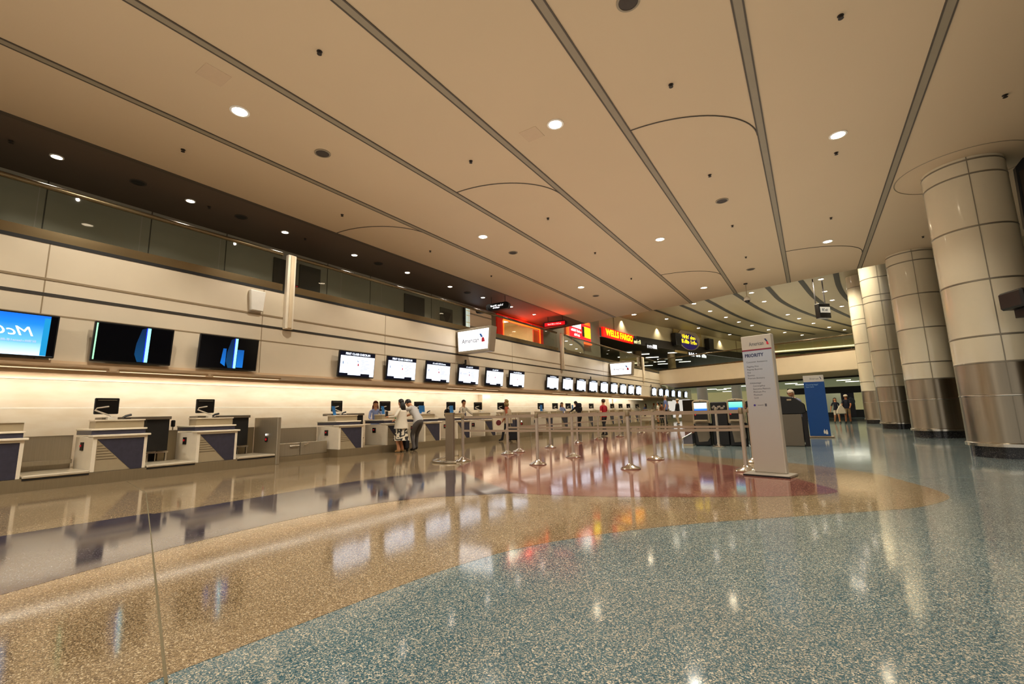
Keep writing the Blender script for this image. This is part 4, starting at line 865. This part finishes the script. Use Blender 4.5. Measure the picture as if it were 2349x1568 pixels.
divider(-2.14, .42, 'black printed divider between the two kiosks'); divider(-1.24, .46, 'black printed divider behind the priority sign')
t = thing('kiosk_wing', 'grey low cabinet with black sloping top right of the priority sign', 'cabinet', (-.42, 13.75, .003), .02)
MB().box(-.32, .18, 0, .6, 0, .8).build('grey_cabinet', mat('wing_grey', '#6b6153', .5), t, bevel=.01); MB().prism([(-.32, .8), (.2, .8), (.3, .84), (.28, 1.05), (.05, 1.24), (-.32, 1.28)], 0, .6).build('sloping_top', BLACK, t, bevel=.02); MB().box(.2, .3, .02, .58, 0, .84).build('dark_side', BLACKM, t)
MB().box(-.1, 0, -.01, 0, 1.15, 1.19).build('small_badge', KSH, t)
t = thing('floor_scale', 'slanted grey and black bag scale at the left foot of the kiosks', 'bag scale', (-2.95, 13.3, .003), .05)
MB().prism([(-.12, .05), (.12, .05), (.12, .33), (-.12, .2)], 0, .5).build('slant_panel', mat('slant_grey', '#5d5a62', .5), t); MB().box(-.13, .13, -.02, .5, 0, .05).build('front_foot', KSH, t); MB().tube([(-.14, -.01, .06), (-.14, -.01, .2), (.12, -.01, .35)], .015, 6).build('edge_bar', CHROME, t)
# ------------------------------------------------------------------ ceiling-hung items on the right
pt = G(1710, 650, ZC); 
t = thing('dome_camera', 'grey dome camera hanging on a rod at the ceiling edge', 'camera', (pt.x, pt.y, ZC)); 
hz = ZC-YP(1711, 690, pt.y).z
MB().lathe([(.0001, 0), (.07, 0), (.07, -.03), (.0001, -.035)], 14).build('ceiling_plate', BLACKM, t, True); MB().tube([(0, 0, -.03), (0, 0, -hz+.12)], .014, 8).build('rod', STEEL, t); MB().lathe([(.0001, -hz+.18), (.05, -hz+.16), (.11, -hz+.08), (.12, -hz)], 16).build('hood', WHITE, t, True); MB().ball((0, 0, -hz), (.09, .09, .09)).build('dome', BLACK, t, True)
p = YP(1884, 714, 30)
t = thing('hanging_flight_sign', 'dark hanging sign with lit white panel before the far vault', 'hanging sign', p, .75); MB().box(-.36, .36, -.25, .05, -.42, .40).build('sign_case', BLACK, t, bevel=.02); MB().box(-.3, .32, -.262, -.25, -.12, .2).build('lit_face', mat('flight_lit', '#cfcabd', .4, emit=.45), t); scribble(TXTGREY, t, .0, -.268, .04, .4, .14, 9, words=1)
MB().tube([(-.3, 0, .42), (-.3, 0, ZV-p.z)], .03, 6).tube([(.3, 0, .42), (.3, 0, ZV-p.z)], .03, 6).build('hanger_rod', BLACKM, t)
# ------------------------------------------------------------------ people
SKIN = mat('skin_light', '#c98e66', .5); SKIN2 = mat('skin_warm', '#b3764e', .5)
def ik(a, c, l1, l2, bend):
    d = c-a; D = min(d.length, (l1+l2)*.995); d = d.normalized(); c = a+d*D
    x = (l1*l1-l2*l2+D*D)/(2*D); h = math.sqrt(max(0, l1*l1-x*x)); n = bend-d*bend.dot(d)
    return a+d*x+n.normalized()*h, c
def person(label, loc, rz, H, shirt, legs, hair, skin=SKIN, shoe=BLACK, lean=0., head=.0, hl=(.14, -.08, .44), hr=(-.14, -.08, .44), fl=(.06, .0), fr=(-.06, .0), sleeve='short', bare='none', haircut='short', extras=(), crouch=0.):
    """front looks along local -y; hl/hr hand targets and fl/fr feet in body heights"""
    t = thing('person', label, 'person', loc, rz, None)
    V3 = Vector; P = V3((0, .03*(1 if lean else 0)+lean*.09, .525-crouch)); u = V3((0, -math.sin(lean), math.cos(lean))); hd = V3((0, -math.sin(lean+head), math.cos(lean+head)))
    nodes, edges, segsR = [], [], []; cuts = [(P-u*.02, u)]
    def nd(p, r): nodes.append((p*H, r*H)); return len(nodes)-1
    def ed(i, j, reg): edges.append((i, j)); segsR.append((i, j, reg))
    pel = nd(P, .074); bel = nd(P+u*.09, .066); che = nd(P+u*.19, .078); sho = nd(P+u*.262, .05); nek = nd(P+u*.31, .031); h1 = nd(P+u*.31+hd*.035, .034); h2 = nd(P+u*.31+hd*.085, .052); h3 = nd(P+u*.31+hd*.125, .044)
    ed(pel, bel, 'top'); ed(bel, che, 'top'); ed(che, sho, 'top'); ed(sho, nek, 'skin'); ed(nek, h1, 'skin'); ed(h1, h2, 'skin'); ed(h2, h3, 'skin')
    for sd, ht, ft in ((1, hl, fl), (-1, hr, fr)):
        s = P+u*.255+V3((sd*.095, 0, 0)); e, w = ik(s, V3(ht), .168, .145, V3((sd*.5, .6, -.5)))
        si = nd(s, .036); ei = nd(e, .026); wi = nd(w, .018); dr = (w-e).normalized(); pi_ = nd(w+dr*.035, .019)
        ed(sho, si, 'top'); ed(si, ei, 'arm1'); ed(ei, wi, 'arm2'); ed(wi, pi_, 'skin')
        sdv = dr.cross(V3((0, 0, 1))); sdv = sdv.normalized() if sdv.length > .1 else V3((1, 0, 0)); cu = V3((0, 0, -1))-dr*(-dr.z); cu = cu.normalized() if cu.length > .1 else V3((0, -1, 0))
        for k, ln in ((-1.4, .030), (-.45, .036), (.45, .035), (1.4, .028)):
            a = nd(w+dr*(.04+ln*.5)+sdv*k*.0085, .0052); b2 = nd(w+dr*(.04+ln*.9)+sdv*k*.009+cu*.012, .0046); ed(pi_, a, 'skin'); ed(a, b2, 'skin')
        a = nd(w+dr*.03+sdv*sd*.018+cu*.006, .0058); b2 = nd(w+dr*.048+sdv*sd*.022+cu*.016, .005); ed(wi, a, 'skin'); ed(a, b2, 'skin')
        hp = P+V3((sd*.048, 0, -.02)); an = V3((ft[0], ft[1], .042+(ft[2] if len(ft) > 2 else 0))); kn, an = ik(hp, an, .245, .236, V3((0, -1, 0)))
        if sleeve == 'short': cuts.append((s+(e-s)*.7, e-s))
        if bare == 'shorts': cuts.append((hp+(kn-hp)*.75, kn-hp))
        hi = nd(hp, .058); ki = nd(kn, .037); ai = nd(an, .025); ti = nd(an+V3((sd*.01, -.085, -.022)), .019); hl_ = nd(an+V3((0, .02, -.02)), .02)
        ed(pel, hi, 'leg1'); ed(hi, ki, 'leg1'); ed(ki, ai, 'leg2'); ed(ai, ti, 'shoe'); ed(ai, hl_, 'shoe')
    me = bpy.data.meshes.new('person_body'); me.from_pydata([n[0] for n in nodes], edges, []); tmp = bpy.data.objects.new('tmp', me); COL.objects.link(tmp)
    tmp.modifiers.new('s', 'SKIN').use_smooth_shade = True
    sv = me.skin_vertices[0].data
    for i, n in enumerate(nodes): sv[i].radius = (n[1], n[1]); sv[i].use_root = (i == 0)
    ss = tmp.modifiers.new('u', 'SUBSURF'); ss.levels = 2; ss.render_levels = 2
    dg = bpy.context.evaluated_depsgraph_get(); dg.update(); m2 = bpy.data.meshes.new_from_object(tmp.evaluated_get(dg)); bpy.data.objects.remove(tmp); bpy.data.meshes.remove(me)
    mats = [skin, shirt, legs, shoe, mat('eye_dark', '#20150f', .3), mat('lip', '#8e4a3e', .5)]
    def region(p):
        best, br, bt = 1e9, 'top', 0
        for i, j, r in segsR:
            a, b_ = nodes[i][0], nodes[j][0]; d = b_-a; q = max(0, min(1, (p-a).dot(d)/max(d.length_squared, 1e-9))); dist = (a+d*q-p).length - .6*(nodes[i][1]*(1-q)+nodes[j][1]*q)
            if dist < best: best, br, bt = dist, r, q
        if br in ('top', 'leg1') and (p/H-P).length < .16: br = 'leg1' if (p/H-P).dot(u) < -.02 else 'top'
        if br == 'arm1': return 1 if sleeve == 'long' or (sleeve == 'short' and bt < .7) else 0
        if br == 'arm2': return 1 if sleeve == 'long' and bt < .92 else 0
        if br == 'leg1': return 0 if bare == 'legs' or (bare == 'shorts' and bt > .75) else 2
        if br == 'leg2': return 0 if bare in ('legs', 'shorts') else 2
        return {'skin': 0, 'top': 1, 'shoe': 3}[br]
    m2.materials.clear()
    for m in mats: m2.materials.append(m)
    bm = bmesh.new(); bm.from_mesh(m2)
    for co, no in cuts: bmesh.ops.bisect_plane(bm, geom=bm.verts[:]+bm.edges[:]+bm.faces[:], plane_co=co*H, plane_no=no)
    for f in bm.faces: f.material_index = region(f.calc_center_median()); f.smooth = True
    hc = (P+u*.31+hd*.082)*H; fwd = V3((0, -math.cos(lean+head), -math.sin(lean+head))); rt_ = V3((1, 0, 0))
    def blob(c, r, mi):
        g = bmesh.ops.create_uvsphere(bm, u_segments=8, v_segments=6, radius=1); 
        for v in g['verts']: v.co = V3((v.co.x*r[0], v.co.y*r[1], v.co.z*r[2]))*H+c
        for f in {f for v in g['verts'] for f in v.link_faces}: f.material_index = mi; f.smooth = True
    for sd in (-1, 1):
        blob(hc+(rt_*sd*.018+fwd*.0415+hd*.004)*H, (.007, .004, .004), 4); blob(hc+(rt_*sd*.051+hd*-.002)*H, (.006, .011, .016), 0)
    blob(hc+(fwd*.046-hd*.014)*H, (.007, .010, .011), 0); blob(hc+(fwd*.040-hd*.033)*H, (.014, .005, .004), 5)
    bm.to_mesh(m2); bm.free()
    o = bpy.data.objects.new('body', m2); COL.objects.link(o); o.parent = t
    # hair
    def hairball(c, r, cut=True, mm=hair, nm='hair'):
        bm = bmesh.new(); bmesh.ops.create_uvsphere(bm, u_segments=16, v_segments=12, radius=1)
        for v in bm.verts: v.co = V3((v.co.x*r[0], v.co.y*r[1], v.co.z*r[2]))
        if cut: bmesh.ops.delete(bm, geom=[f for f in bm.faces if f.calc_center_median().y < -.3*r[1] and f.calc_center_median().z < .38*r[2]], context='FACES')
        R = Matrix.Rotation(lean+head, 3, 'X')
        for v in bm.verts: v.co = R @ v.co * H + hc + (R @ V3(c))*H
        for f in bm.faces: f.smooth = True
        mh = bpy.data.meshes.new(nm); bm.to_mesh(mh); bm.free(); mh.materials.append(mm); ho = bpy.data.objects.new(nm, mh); COL.objects.link(ho); ho.parent = t; return ho
    if haircut != 'none': hairball((0, .009, .024), (.0555, .060, .0575))
    if haircut == 'long': hairball((0, .034, -.075), (.07, .042, .11), False)
    if haircut == 'tail': hairball((0, .066, -.03), (.022, .022, .07), False)
    if haircut == 'hood': hairball((0, .008, -.05), (.075, .06, .06), False)
    for e in extras: e(t, H, P, u, hd, hc, hairball)
    return t
def ex_skirt(m, z0=.27, r0=.125, top=.56):
    def f(t, H, P, u, hd, hc, hb):
        b = MB(); b.lathe([(.085*H, top*H), (.10*H, (top-.06)*H), (.115*H, (z0+top)/2*H), (r0*H, z0*H), (r0*.96*H, z0*H)], 24, (P.x*H, P.y*H)); b.build('skirt', m, t, True)
    return f
def ex_top(m, z0=.5, z1=.80, r0=.105, r1=.085):
    def f(t, H, P, u, hd, hc, hb):
        b = MB(); b.lathe([(r0*H, z0*H), (.10*H, (z0+z1)/2*H), (r1*H, (z1-.05)*H), (.045*H, z1*H)], 20, (P.x*H, P.y*H)); b.build('blouse', m, t, True)
    return f
def ex_cap(m, brim=True):
    def f(t, H, P, u, hd, hc, hb):
        hb((0, .004, .034), (.064, .066, .048), False, m, 'hat')
        if brim: hb((0, -.03, .026), (.055, .07, .008), False, m, 'hat_brim')
    return f
def hsolve(x, y, px, py):      # standing height that puts the crown at that pixel row
    d = ray(px, py); k = math.hypot(x, y)/math.hypot(d.x, d.y); return 1+d.z*k
PRINT = mat('skirt_print', '#e0d2b8', .7)
def make_print():
    nt = PRINT.node_tree; b_ = nt.nodes['Principled BSDF']; vz = nt.nodes.new('ShaderNodeTexWave'); vz.inputs['Scale'].default_value = 3.2; vz.inputs['Distortion'].default_value = 9; vz.bands_direction = 'DIAGONAL'; vz.inputs['Detail Scale'].default_value = 2
    tc = [n for n in nt.nodes if n.type == 'TEX_COORD'][0]; nt.links.new(tc.outputs['Object'], vz.inputs['Vector'])
    cr_ = nt.nodes.new('ShaderNodeValToRGB'); cr_.color_ramp.interpolation = 'CONSTANT'; cr_.color_ramp.elements[0].color = (.02, .018, .016, 1); cr_.color_ramp.elements[1].color = (.75, .66, .5, 1); cr_.color_ramp.elements[1].position = .38
    nt.links.new(vz.outputs['Fac'], cr_.inputs[0]); nt.links.new(cr_.outputs[0], b_.inputs['Base Color'])
make_print()
C_WHITE = mat('cloth_white', '#e6dcc8', .8); C_GREY = mat('cloth_light_grey', '#c3bfba', .8); C_SLATE = mat('cloth_slate', '#55504d', .8); C_BLACK = mat('cloth_black', '#15131a', .8); C_BLUE = mat('cloth_light_blue', '#9fb0e0', .8); C_RED = mat('cloth_red', '#a80f22', .8)
C_NAVY = mat('cloth_navy', '#171a2c', .8); C_KHAKI = mat('cloth_khaki', '#8d7350', .8); C_BLUE2 = mat('cloth_denim_blue', '#6574ad', .8); C_OLIVE = mat('cloth_olive', '#8a7444', .8); C_RUST = mat('cloth_rust', '#9c4f2c', .8); C_TAN = mat('cloth_tan', '#b5a184', .8); C_VEST = mat('cloth_vest_grey', '#6f7186', .8)
H_BLK = mat('hair_black', '#120d0b', .5); H_RED = mat('hair_auburn', '#6a2c17', .5); H_BRN = mat('hair_brown', '#3a2416', .5); H_GRY = mat('hair_grey', '#cbb9a0', .6); H_GNG = mat('hair_ginger', '#a8562a', .5)
W = pi/2
# facing the counters (world -x): local -y -> world -x  => rz = -90 deg
FACE_L = -W
x, y = -9.83, 9.22
person('woman in loose white top and black and white print skirt at the counter, back turned', (x, y, 0), FACE_L+.25, hsolve(x, y, 917, 914), C_WHITE, C_BLACK, H_BLK, haircut='long', bare='legs', shoe=mat('shoe_tan', '#b58a58', .5), sleeve='long', hl=(.22, -.14, .66), hr=(-.13, -.22, .60), head=.2, extras=[ex_skirt(PRINT, .22, .150, .54), ex_top(C_WHITE, .44, .81, .135, .10)])
t = thing('phone', 'dark phone held up by the woman in white at the counter', 'phone', XP(887, 956, -10.08), .4); MB().box(-.04, .04, -.012, .012, 0, .16).build('phone_body', BLACK, t, bevel=.006)
x, y = -9.80, 9.74
person('man in light grey shirt and grey trousers leaning on the counter', (x, y, 0), FACE_L-.05, 1.74, C_GREY, C_SLATE, H_BLK, lean=.72, head=.2, crouch=.02, hl=(.08, -.36, .60), hr=(-.12, -.36, .58), fl=(.07, .06), fr=(-.08, -.06))
x, y = -9.55, 14.15
person('hooded woman in olive scarf and rust sleeves walking past the counters', (x, y, 0), -1.1, hsolve(x, y, 1157, 915), C_RUST, C_BLACK, C_OLIVE, skin=SKIN2, haircut='hood', sleeve='long', hl=(.14, -.05, .50), hr=(-.15, -.1, .50), fl=(.05, -.1), fr=(-.06, .12), lean=.08, extras=[ex_top(C_TAN, .42, .78, .12, .09)])
x, y = -11.75, XP(862, 920, -11.75).y
person('red haired agent in light blue blouse behind the second group counters', (x, y, 0), W-.6, hsolve(x, y, 868, 918), C_BLUE, C_NAVY, H_RED, haircut='long', sleeve='long', hl=(.1, -.22, .60), hr=(-.1, -.22, .60), lean=.12)
x, y = -11.8, XP(1029, 925, -11.8).y
person('ginger haired agent in black jacket behind the counters, left of the reaching agent', (x, y, 0), W-.3, hsolve(x, y, 1030, 921), C_BLACK, C_NAVY, H_GNG, haircut='tail', sleeve='long', hl=(.1, -.2, .60), hr=(-.1, -.2, .60))
x, y = -11.55, XP(1063, 920, -11.55).y
person('dark haired agent in white shirt and grey vest reaching over the counter', (x, y, 0), W-.1, hsolve(x, y, 1063, 917)/.985, C_WHITE, C_NAVY, H_BLK, sleeve='long', hl=(.14, -.24, .60), hr=(-.2, -.22, .60), lean=.15, extras=[ex_top(C_VEST, .53, .76, .085, .08)])
x, y = -11.8, XP(1289, 925, -11.8).y
person('brown haired agent in pale blue blouse behind the third group counters', (x, y, 0), W-.4, hsolve(x, y, 1290, 922), C_BLUE, C_NAVY, H_BRN, haircut='long', sleeve='long', hl=(.1, -.2, .6), hr=(-.1, -.2, .6))
x, y = -9.35, 20.0
person('man in black jacket with a backpack leaning on the third group counter', (x, y, 0), FACE_L-.3, hsolve(x, y, 1328, 919)/.97, C_BLACK, C_BLACK, H_BLK, sleeve='long', lean=.35, head=.1, hl=(.06, -.32, .62), hr=(-.14, -.28, .60), fl=(.06, .05), fr=(-.07, -.1))
t = thing('backpack', 'black backpack worn by the man leaning on the counter', 'backpack', (-9.40, 20.03, 1.0), FACE_L-.3); MB().box(-.15, .15, .02, .2, 0, .42).build('pack_body', C_BLACK, t, bevel=.05); MB().box(-.1, .1, .2, .25, .05, .22).build('pack_pocket', BLACKM, t, bevel=.02)
x, y = -7.25, 18.0
person('man in red shirt and dark trousers walking between the belt posts', (x, y, 0), -W*1.3, hsolve(x, y, 1384, 914), C_RED, C_BLACK, H_BRN, sleeve='short', fl=(.05, .14), fr=(-.06, -.13), hl=(.15, .05, .46), hr=(-.16, -.1, .47))
def far(px, py, H): p = G(px, py, H); return p.x, p.y
for (px, py, X, args) in (
        (1480, 925, -11.7, dict(label='woman in blue top with long dark hair at the far counters', shirt=C_BLUE2, legs=C_BLACK, hair=H_BRN, haircut='long', hl=(.1, -.2, .56))),
        (1499, 924, -11.7, dict(label='ginger haired person in pale top at the far counters', shirt=C_WHITE, legs=C_BLACK, hair=H_GNG, sleeve='long', hl=(.1, -.2, .56))),
        (1508, 921, -9.8, dict(label='black haired person in white top at the far counters', shirt=C_WHITE, legs=C_KHAKI, hair=H_BLK, bare='shorts', haircut='tail')),
        (1517, 922, -9.4, dict(label='person in brown patterned top at the far counters', shirt=mat('cloth_brown', '#6a3f26', .8), legs=C_BLACK, hair=H_BLK)),
        (1525, 906, -8.3, dict(label='tall white haired man in blue shirt with hand on hip', shirt=C_BLUE2, legs=C_BLACK, hair=H_GRY, hl=(.17, -.02, .50), hr=(-.2, .0, .50))),
        (1553, 914, -7.4, dict(label='man in pale hat and dark jacket left of the kiosks', shirt=C_BLACK, legs=C_TAN, hair=H_BRN, sleeve='long', extras=[ex_cap(mat('hat_straw', '#d8c09a', .8))], fl=(.07, .02), fr=(-.08, -.02)))):
    x, y = X, XP(px, py, X).y; H = hsolve(x, y, px, py); lb_ = args.pop('label'); person(lb_, (x, y, 0), random.uniform(-2.2, -1.0), H, args.pop('shirt'), args.pop('legs'), args.pop('hair'), **args)
x, y = 1.15, 32.0
person('woman in navy top and white shorts walking beyond the blue sign', (x, y, 0), .25, hsolve(x, y, 1921, 911), C_NAVY, C_WHITE, H_BLK, haircut='long', bare='shorts', hl=(.17, -.04, .47), hr=(-.2, .02, .44), fl=(.05, -.1), fr=(-.06, .1))
x, y = 1.66, 31.85
person('man in navy shirt and khaki shorts with white cap carrying a bag', (x, y, 0), -.1, hsolve(x, y, 1943, 904), C_NAVY, C_KHAKI, H_BLK, skin=SKIN2, bare='shorts', hl=(.1, -.2, .56), hr=(-.14, -.18, .54), fl=(.05, .08), fr=(-.07, -.1), extras=[ex_cap(C_WHITE)])
t = thing('carrier_bag', 'pale plastic carrier bag held between the walking couple', 'bag', (1.36, 31.6, .52)); MB().prism([(-.24, 0), (.24, .0), (.2, .2), (.06, .5), (-.02, .52), (-.18, .25)], -.1, .1).build('bag_sack', mat('plastic_pale', '#d8cdb8', .5), t, bevel=.04); MB().tube([(-.02, 0, .5), (.02, 0, .58), (.08, 0, .5)], .012, 6).build('bag_handle', WHITE, t)
x, y = -1.35, 14.75
person('person in dark top with pink bare arm behind the kiosks', (x, y, 0), 0, hsolve(x, y, 1719, 893), C_BLACK, C_NAVY, H_BLK, sleeve='none', skin=mat('skin_pink', '#d3826a', .5), hl=(.14, -.1, .62), hr=(-.14, -.1, .66), head=.2)
x, y = -.36, 15.0
person('grey haired person in grey shirt bending behind the black sloping top', (x, y, 0), -.4, 1.58, C_VEST, C_BLACK, H_GRY, lean=.6, hl=(.1, -.3, .58), hr=(-.1, -.3, .58))
# carried things
BAGW = mat('bag_cream', '#eadcc0', .6)
p = XP(1143, 975, -9.72); t = thing('shopping_bag', 'cream shopping bag hanging from the hooded woman\'s hand', 'bag', (-9.72, p.y, .38), .8); MB().prism([(-.2, 0), (.2, 0), (.22, .5), (-.22, .5)], -.08, .08).build('bag_sack', BAGW, t, bevel=.02); MB().tube([(-.1, 0, .5), (-.06, 0, .62), (.06, 0, .62), (.1, 0, .5)], .01, 6).build('bag_handle', BAGW, t); MB().ball((0, -.085, .3), (.1, .006, .1)).build('bag_print', mat('bag_dark_red', '#6a1d20', .6), t)
t = thing('rolling_case', 'small black case rolling behind the hooded woman', 'suitcase', (-9.15, XP(1178, 995, -9.15).y, .0), .6); MB().box(-.16, .16, -.11, .11, .05, .5).build('case_shell', C_BLACK, t, bevel=.04); MB().tube([(-.09, .08, .5), (-.09, .08, .85), (.09, .08, .85), (.09, .08, .5)], .01, 6).build('pull_handle', BLACKM, t)
for sx in (-.11, .11): MB().tube([(sx-.015, 0, .035), (sx+.015, 0, .035)], .035, 10).build('wheel', BLACK, t)
t = thing('suitcase', 'black suitcase on the floor at the feet of the stooping man', 'suitcase', (-10.0, 9.5, 0), .3); MB().box(-.14, .14, -.1, .1, .05, .34).build('case_shell', C_BLACK, t, bevel=.05)
for sx in (-.1, .1): MB().tube([(sx-.015, 0, .035), (sx+.015, 0, .035)], .035, 10).build('wheel', BLACKM, t)
# ------------------------------------------------------------------ lights
def area(name, loc, size, size_y, energy, col, rot=(0, 0, 0), spread=pi):
    l = bpy.data.lights.new(name, 'AREA'); l.shape = 'RECTANGLE'; l.size = size; l.size_y = size_y; l.energy = energy; l.color = col; l.spread = spread
    o = bpy.data.objects.new(name, l); COL.objects.link(o); o.location = loc; o.rotation_euler = rot; return o
def spot(loc, e, col=(1, .93, .80), size=2.3, blend=.6, r=.1):
    l = bpy.data.lights.new('downlight_and_fill_beam', 'SPOT'); l.energy = e; l.color = col; l.spot_size = size; l.spot_blend = blend; l.shadow_soft_size = r
    o = bpy.data.objects.new('downlight_and_fill_beam', l); COL.objects.link(o); o.location = loc; return o
WARM = (1, .83, .58)
for i, (x, nm) in enumerate(LX):
    for k in range(-1, 4): 
        y = near[i]+6.12*k
        if y < edge_y(x): spot((x, y, ZC-.03), 620)
for y in WL: spot((-10.54, y, ZC-.03), 60, (1, .93, .82), 2.2)
o = spot((-7.6, -3.4, ZC-.1), 520, (1, .93, .80), 1.5, .8, .05); o.rotation_euler = (math.radians(48), 0, math.radians(18))  # added accent spot brightening the near-facing counter sides
# cove lighting over the stone wall
for y0 in (-2, 6, 14, 22, 30): area('cove_light', (-12.28, y0+4, 1.95), 7.8, .12, 30, (1, .97, .91), (math.radians(48), 0, W))
area('canopy_light_and_fill', (-10.9, 12, 1.96), 30, .2, 70, (1, .92, .78), (0, 0, W))
for y0 in (6, 28): area('canopy_light_and_fill', (-11.95, y0, 1.85), 22, .08, 62, (1, .96, .88), (math.radians(64), 0, W))  # added fill strips brightening the lower stone wall
# shop, far hall
area('shop_glow', (-13.6, 19, 5.9), 3, 2.5, 110, (1, .93, .75)); area('neon_glow', (XB+.25, 19, 5.1), 3.6, .4, 60, (1, .05, .02), (0, W, 0)); area('neon_glow', (XB+.5, 19, 5.0), 3.6, .5, 75, (1, .05, .02), (pi, 0, 0))
for x, y in ((-5, 46), (3, 46), (-5, 55), (4, 55)): area('lower_hall_glow', (x, y, 2.9), 4, 4, 90, (1, .97, .8))
for x, y in ((-6, 30), (0, 30), (-3, 38), (3, 38), (0, 48), (8, 30), (8, 44)): spot((x, y, ZV-.2), 700, (1, .86, .6), 2.4, .6, .3)
# added uplight standing in for hall light bounced off the floor
area('hall_bounce_fill', (-2.6, 8, 3.2), 10, 22, 380, (1, .90, .76), (pi, 0, 0))
for k in range(14):
    o = spot((-8.35, -.6+3.06*k, 5.56), 230, (1, .93, .80), 1.4, .8, .03); o.rotation_euler = (0, math.radians(40), 0)  # added spots washing the fascia, no fixtures at these points
for x, y in ((-10.6, 25.5), (-8.6, 33), (-7, 39)): spot((x, y, ZV-.2), 420, (1, .90, .68), 2.7, .6, .2)  # added spots brightening the balcony wall and curved wall
for x, y in ((.9, 23.5), (.9, 29.5), (0, 36)): spot((x, y, ZV-.2), 900, (1, .90, .7), 2.6, .6, .2)
w = bpy.data.worlds.new('world'); S.world = w; w.use_nodes = True; w.node_tree.nodes['Background'].inputs[0].default_value = (1, .92, .80, 1); w.node_tree.nodes['Background'].inputs[1].default_value = .72
for x, y in ((-3, 34), (2, 46)): area('vault_bounce_fill', (x, y, 5.2), 10, 10, 260, (1, .90, .70), (pi, 0, 0))  # added uplights standing in for light bounced onto the vault
cy = S.cycles; cy.max_bounces = 5; cy.diffuse_bounces = 3; cy.glossy_bounces = 3; cy.transmission_bounces = 4; cy.transparent_max_bounces = 8; cy.use_adaptive_sampling = True; cy.adaptive_threshold = .18; cy.caustics_reflective = False; cy.caustics_refractive = False; cy.sample_clamp_indirect = 6
S.view_settings.view_transform = 'Standard'; S.view_settings.look = 'None'; S.view_settings.exposure = 0
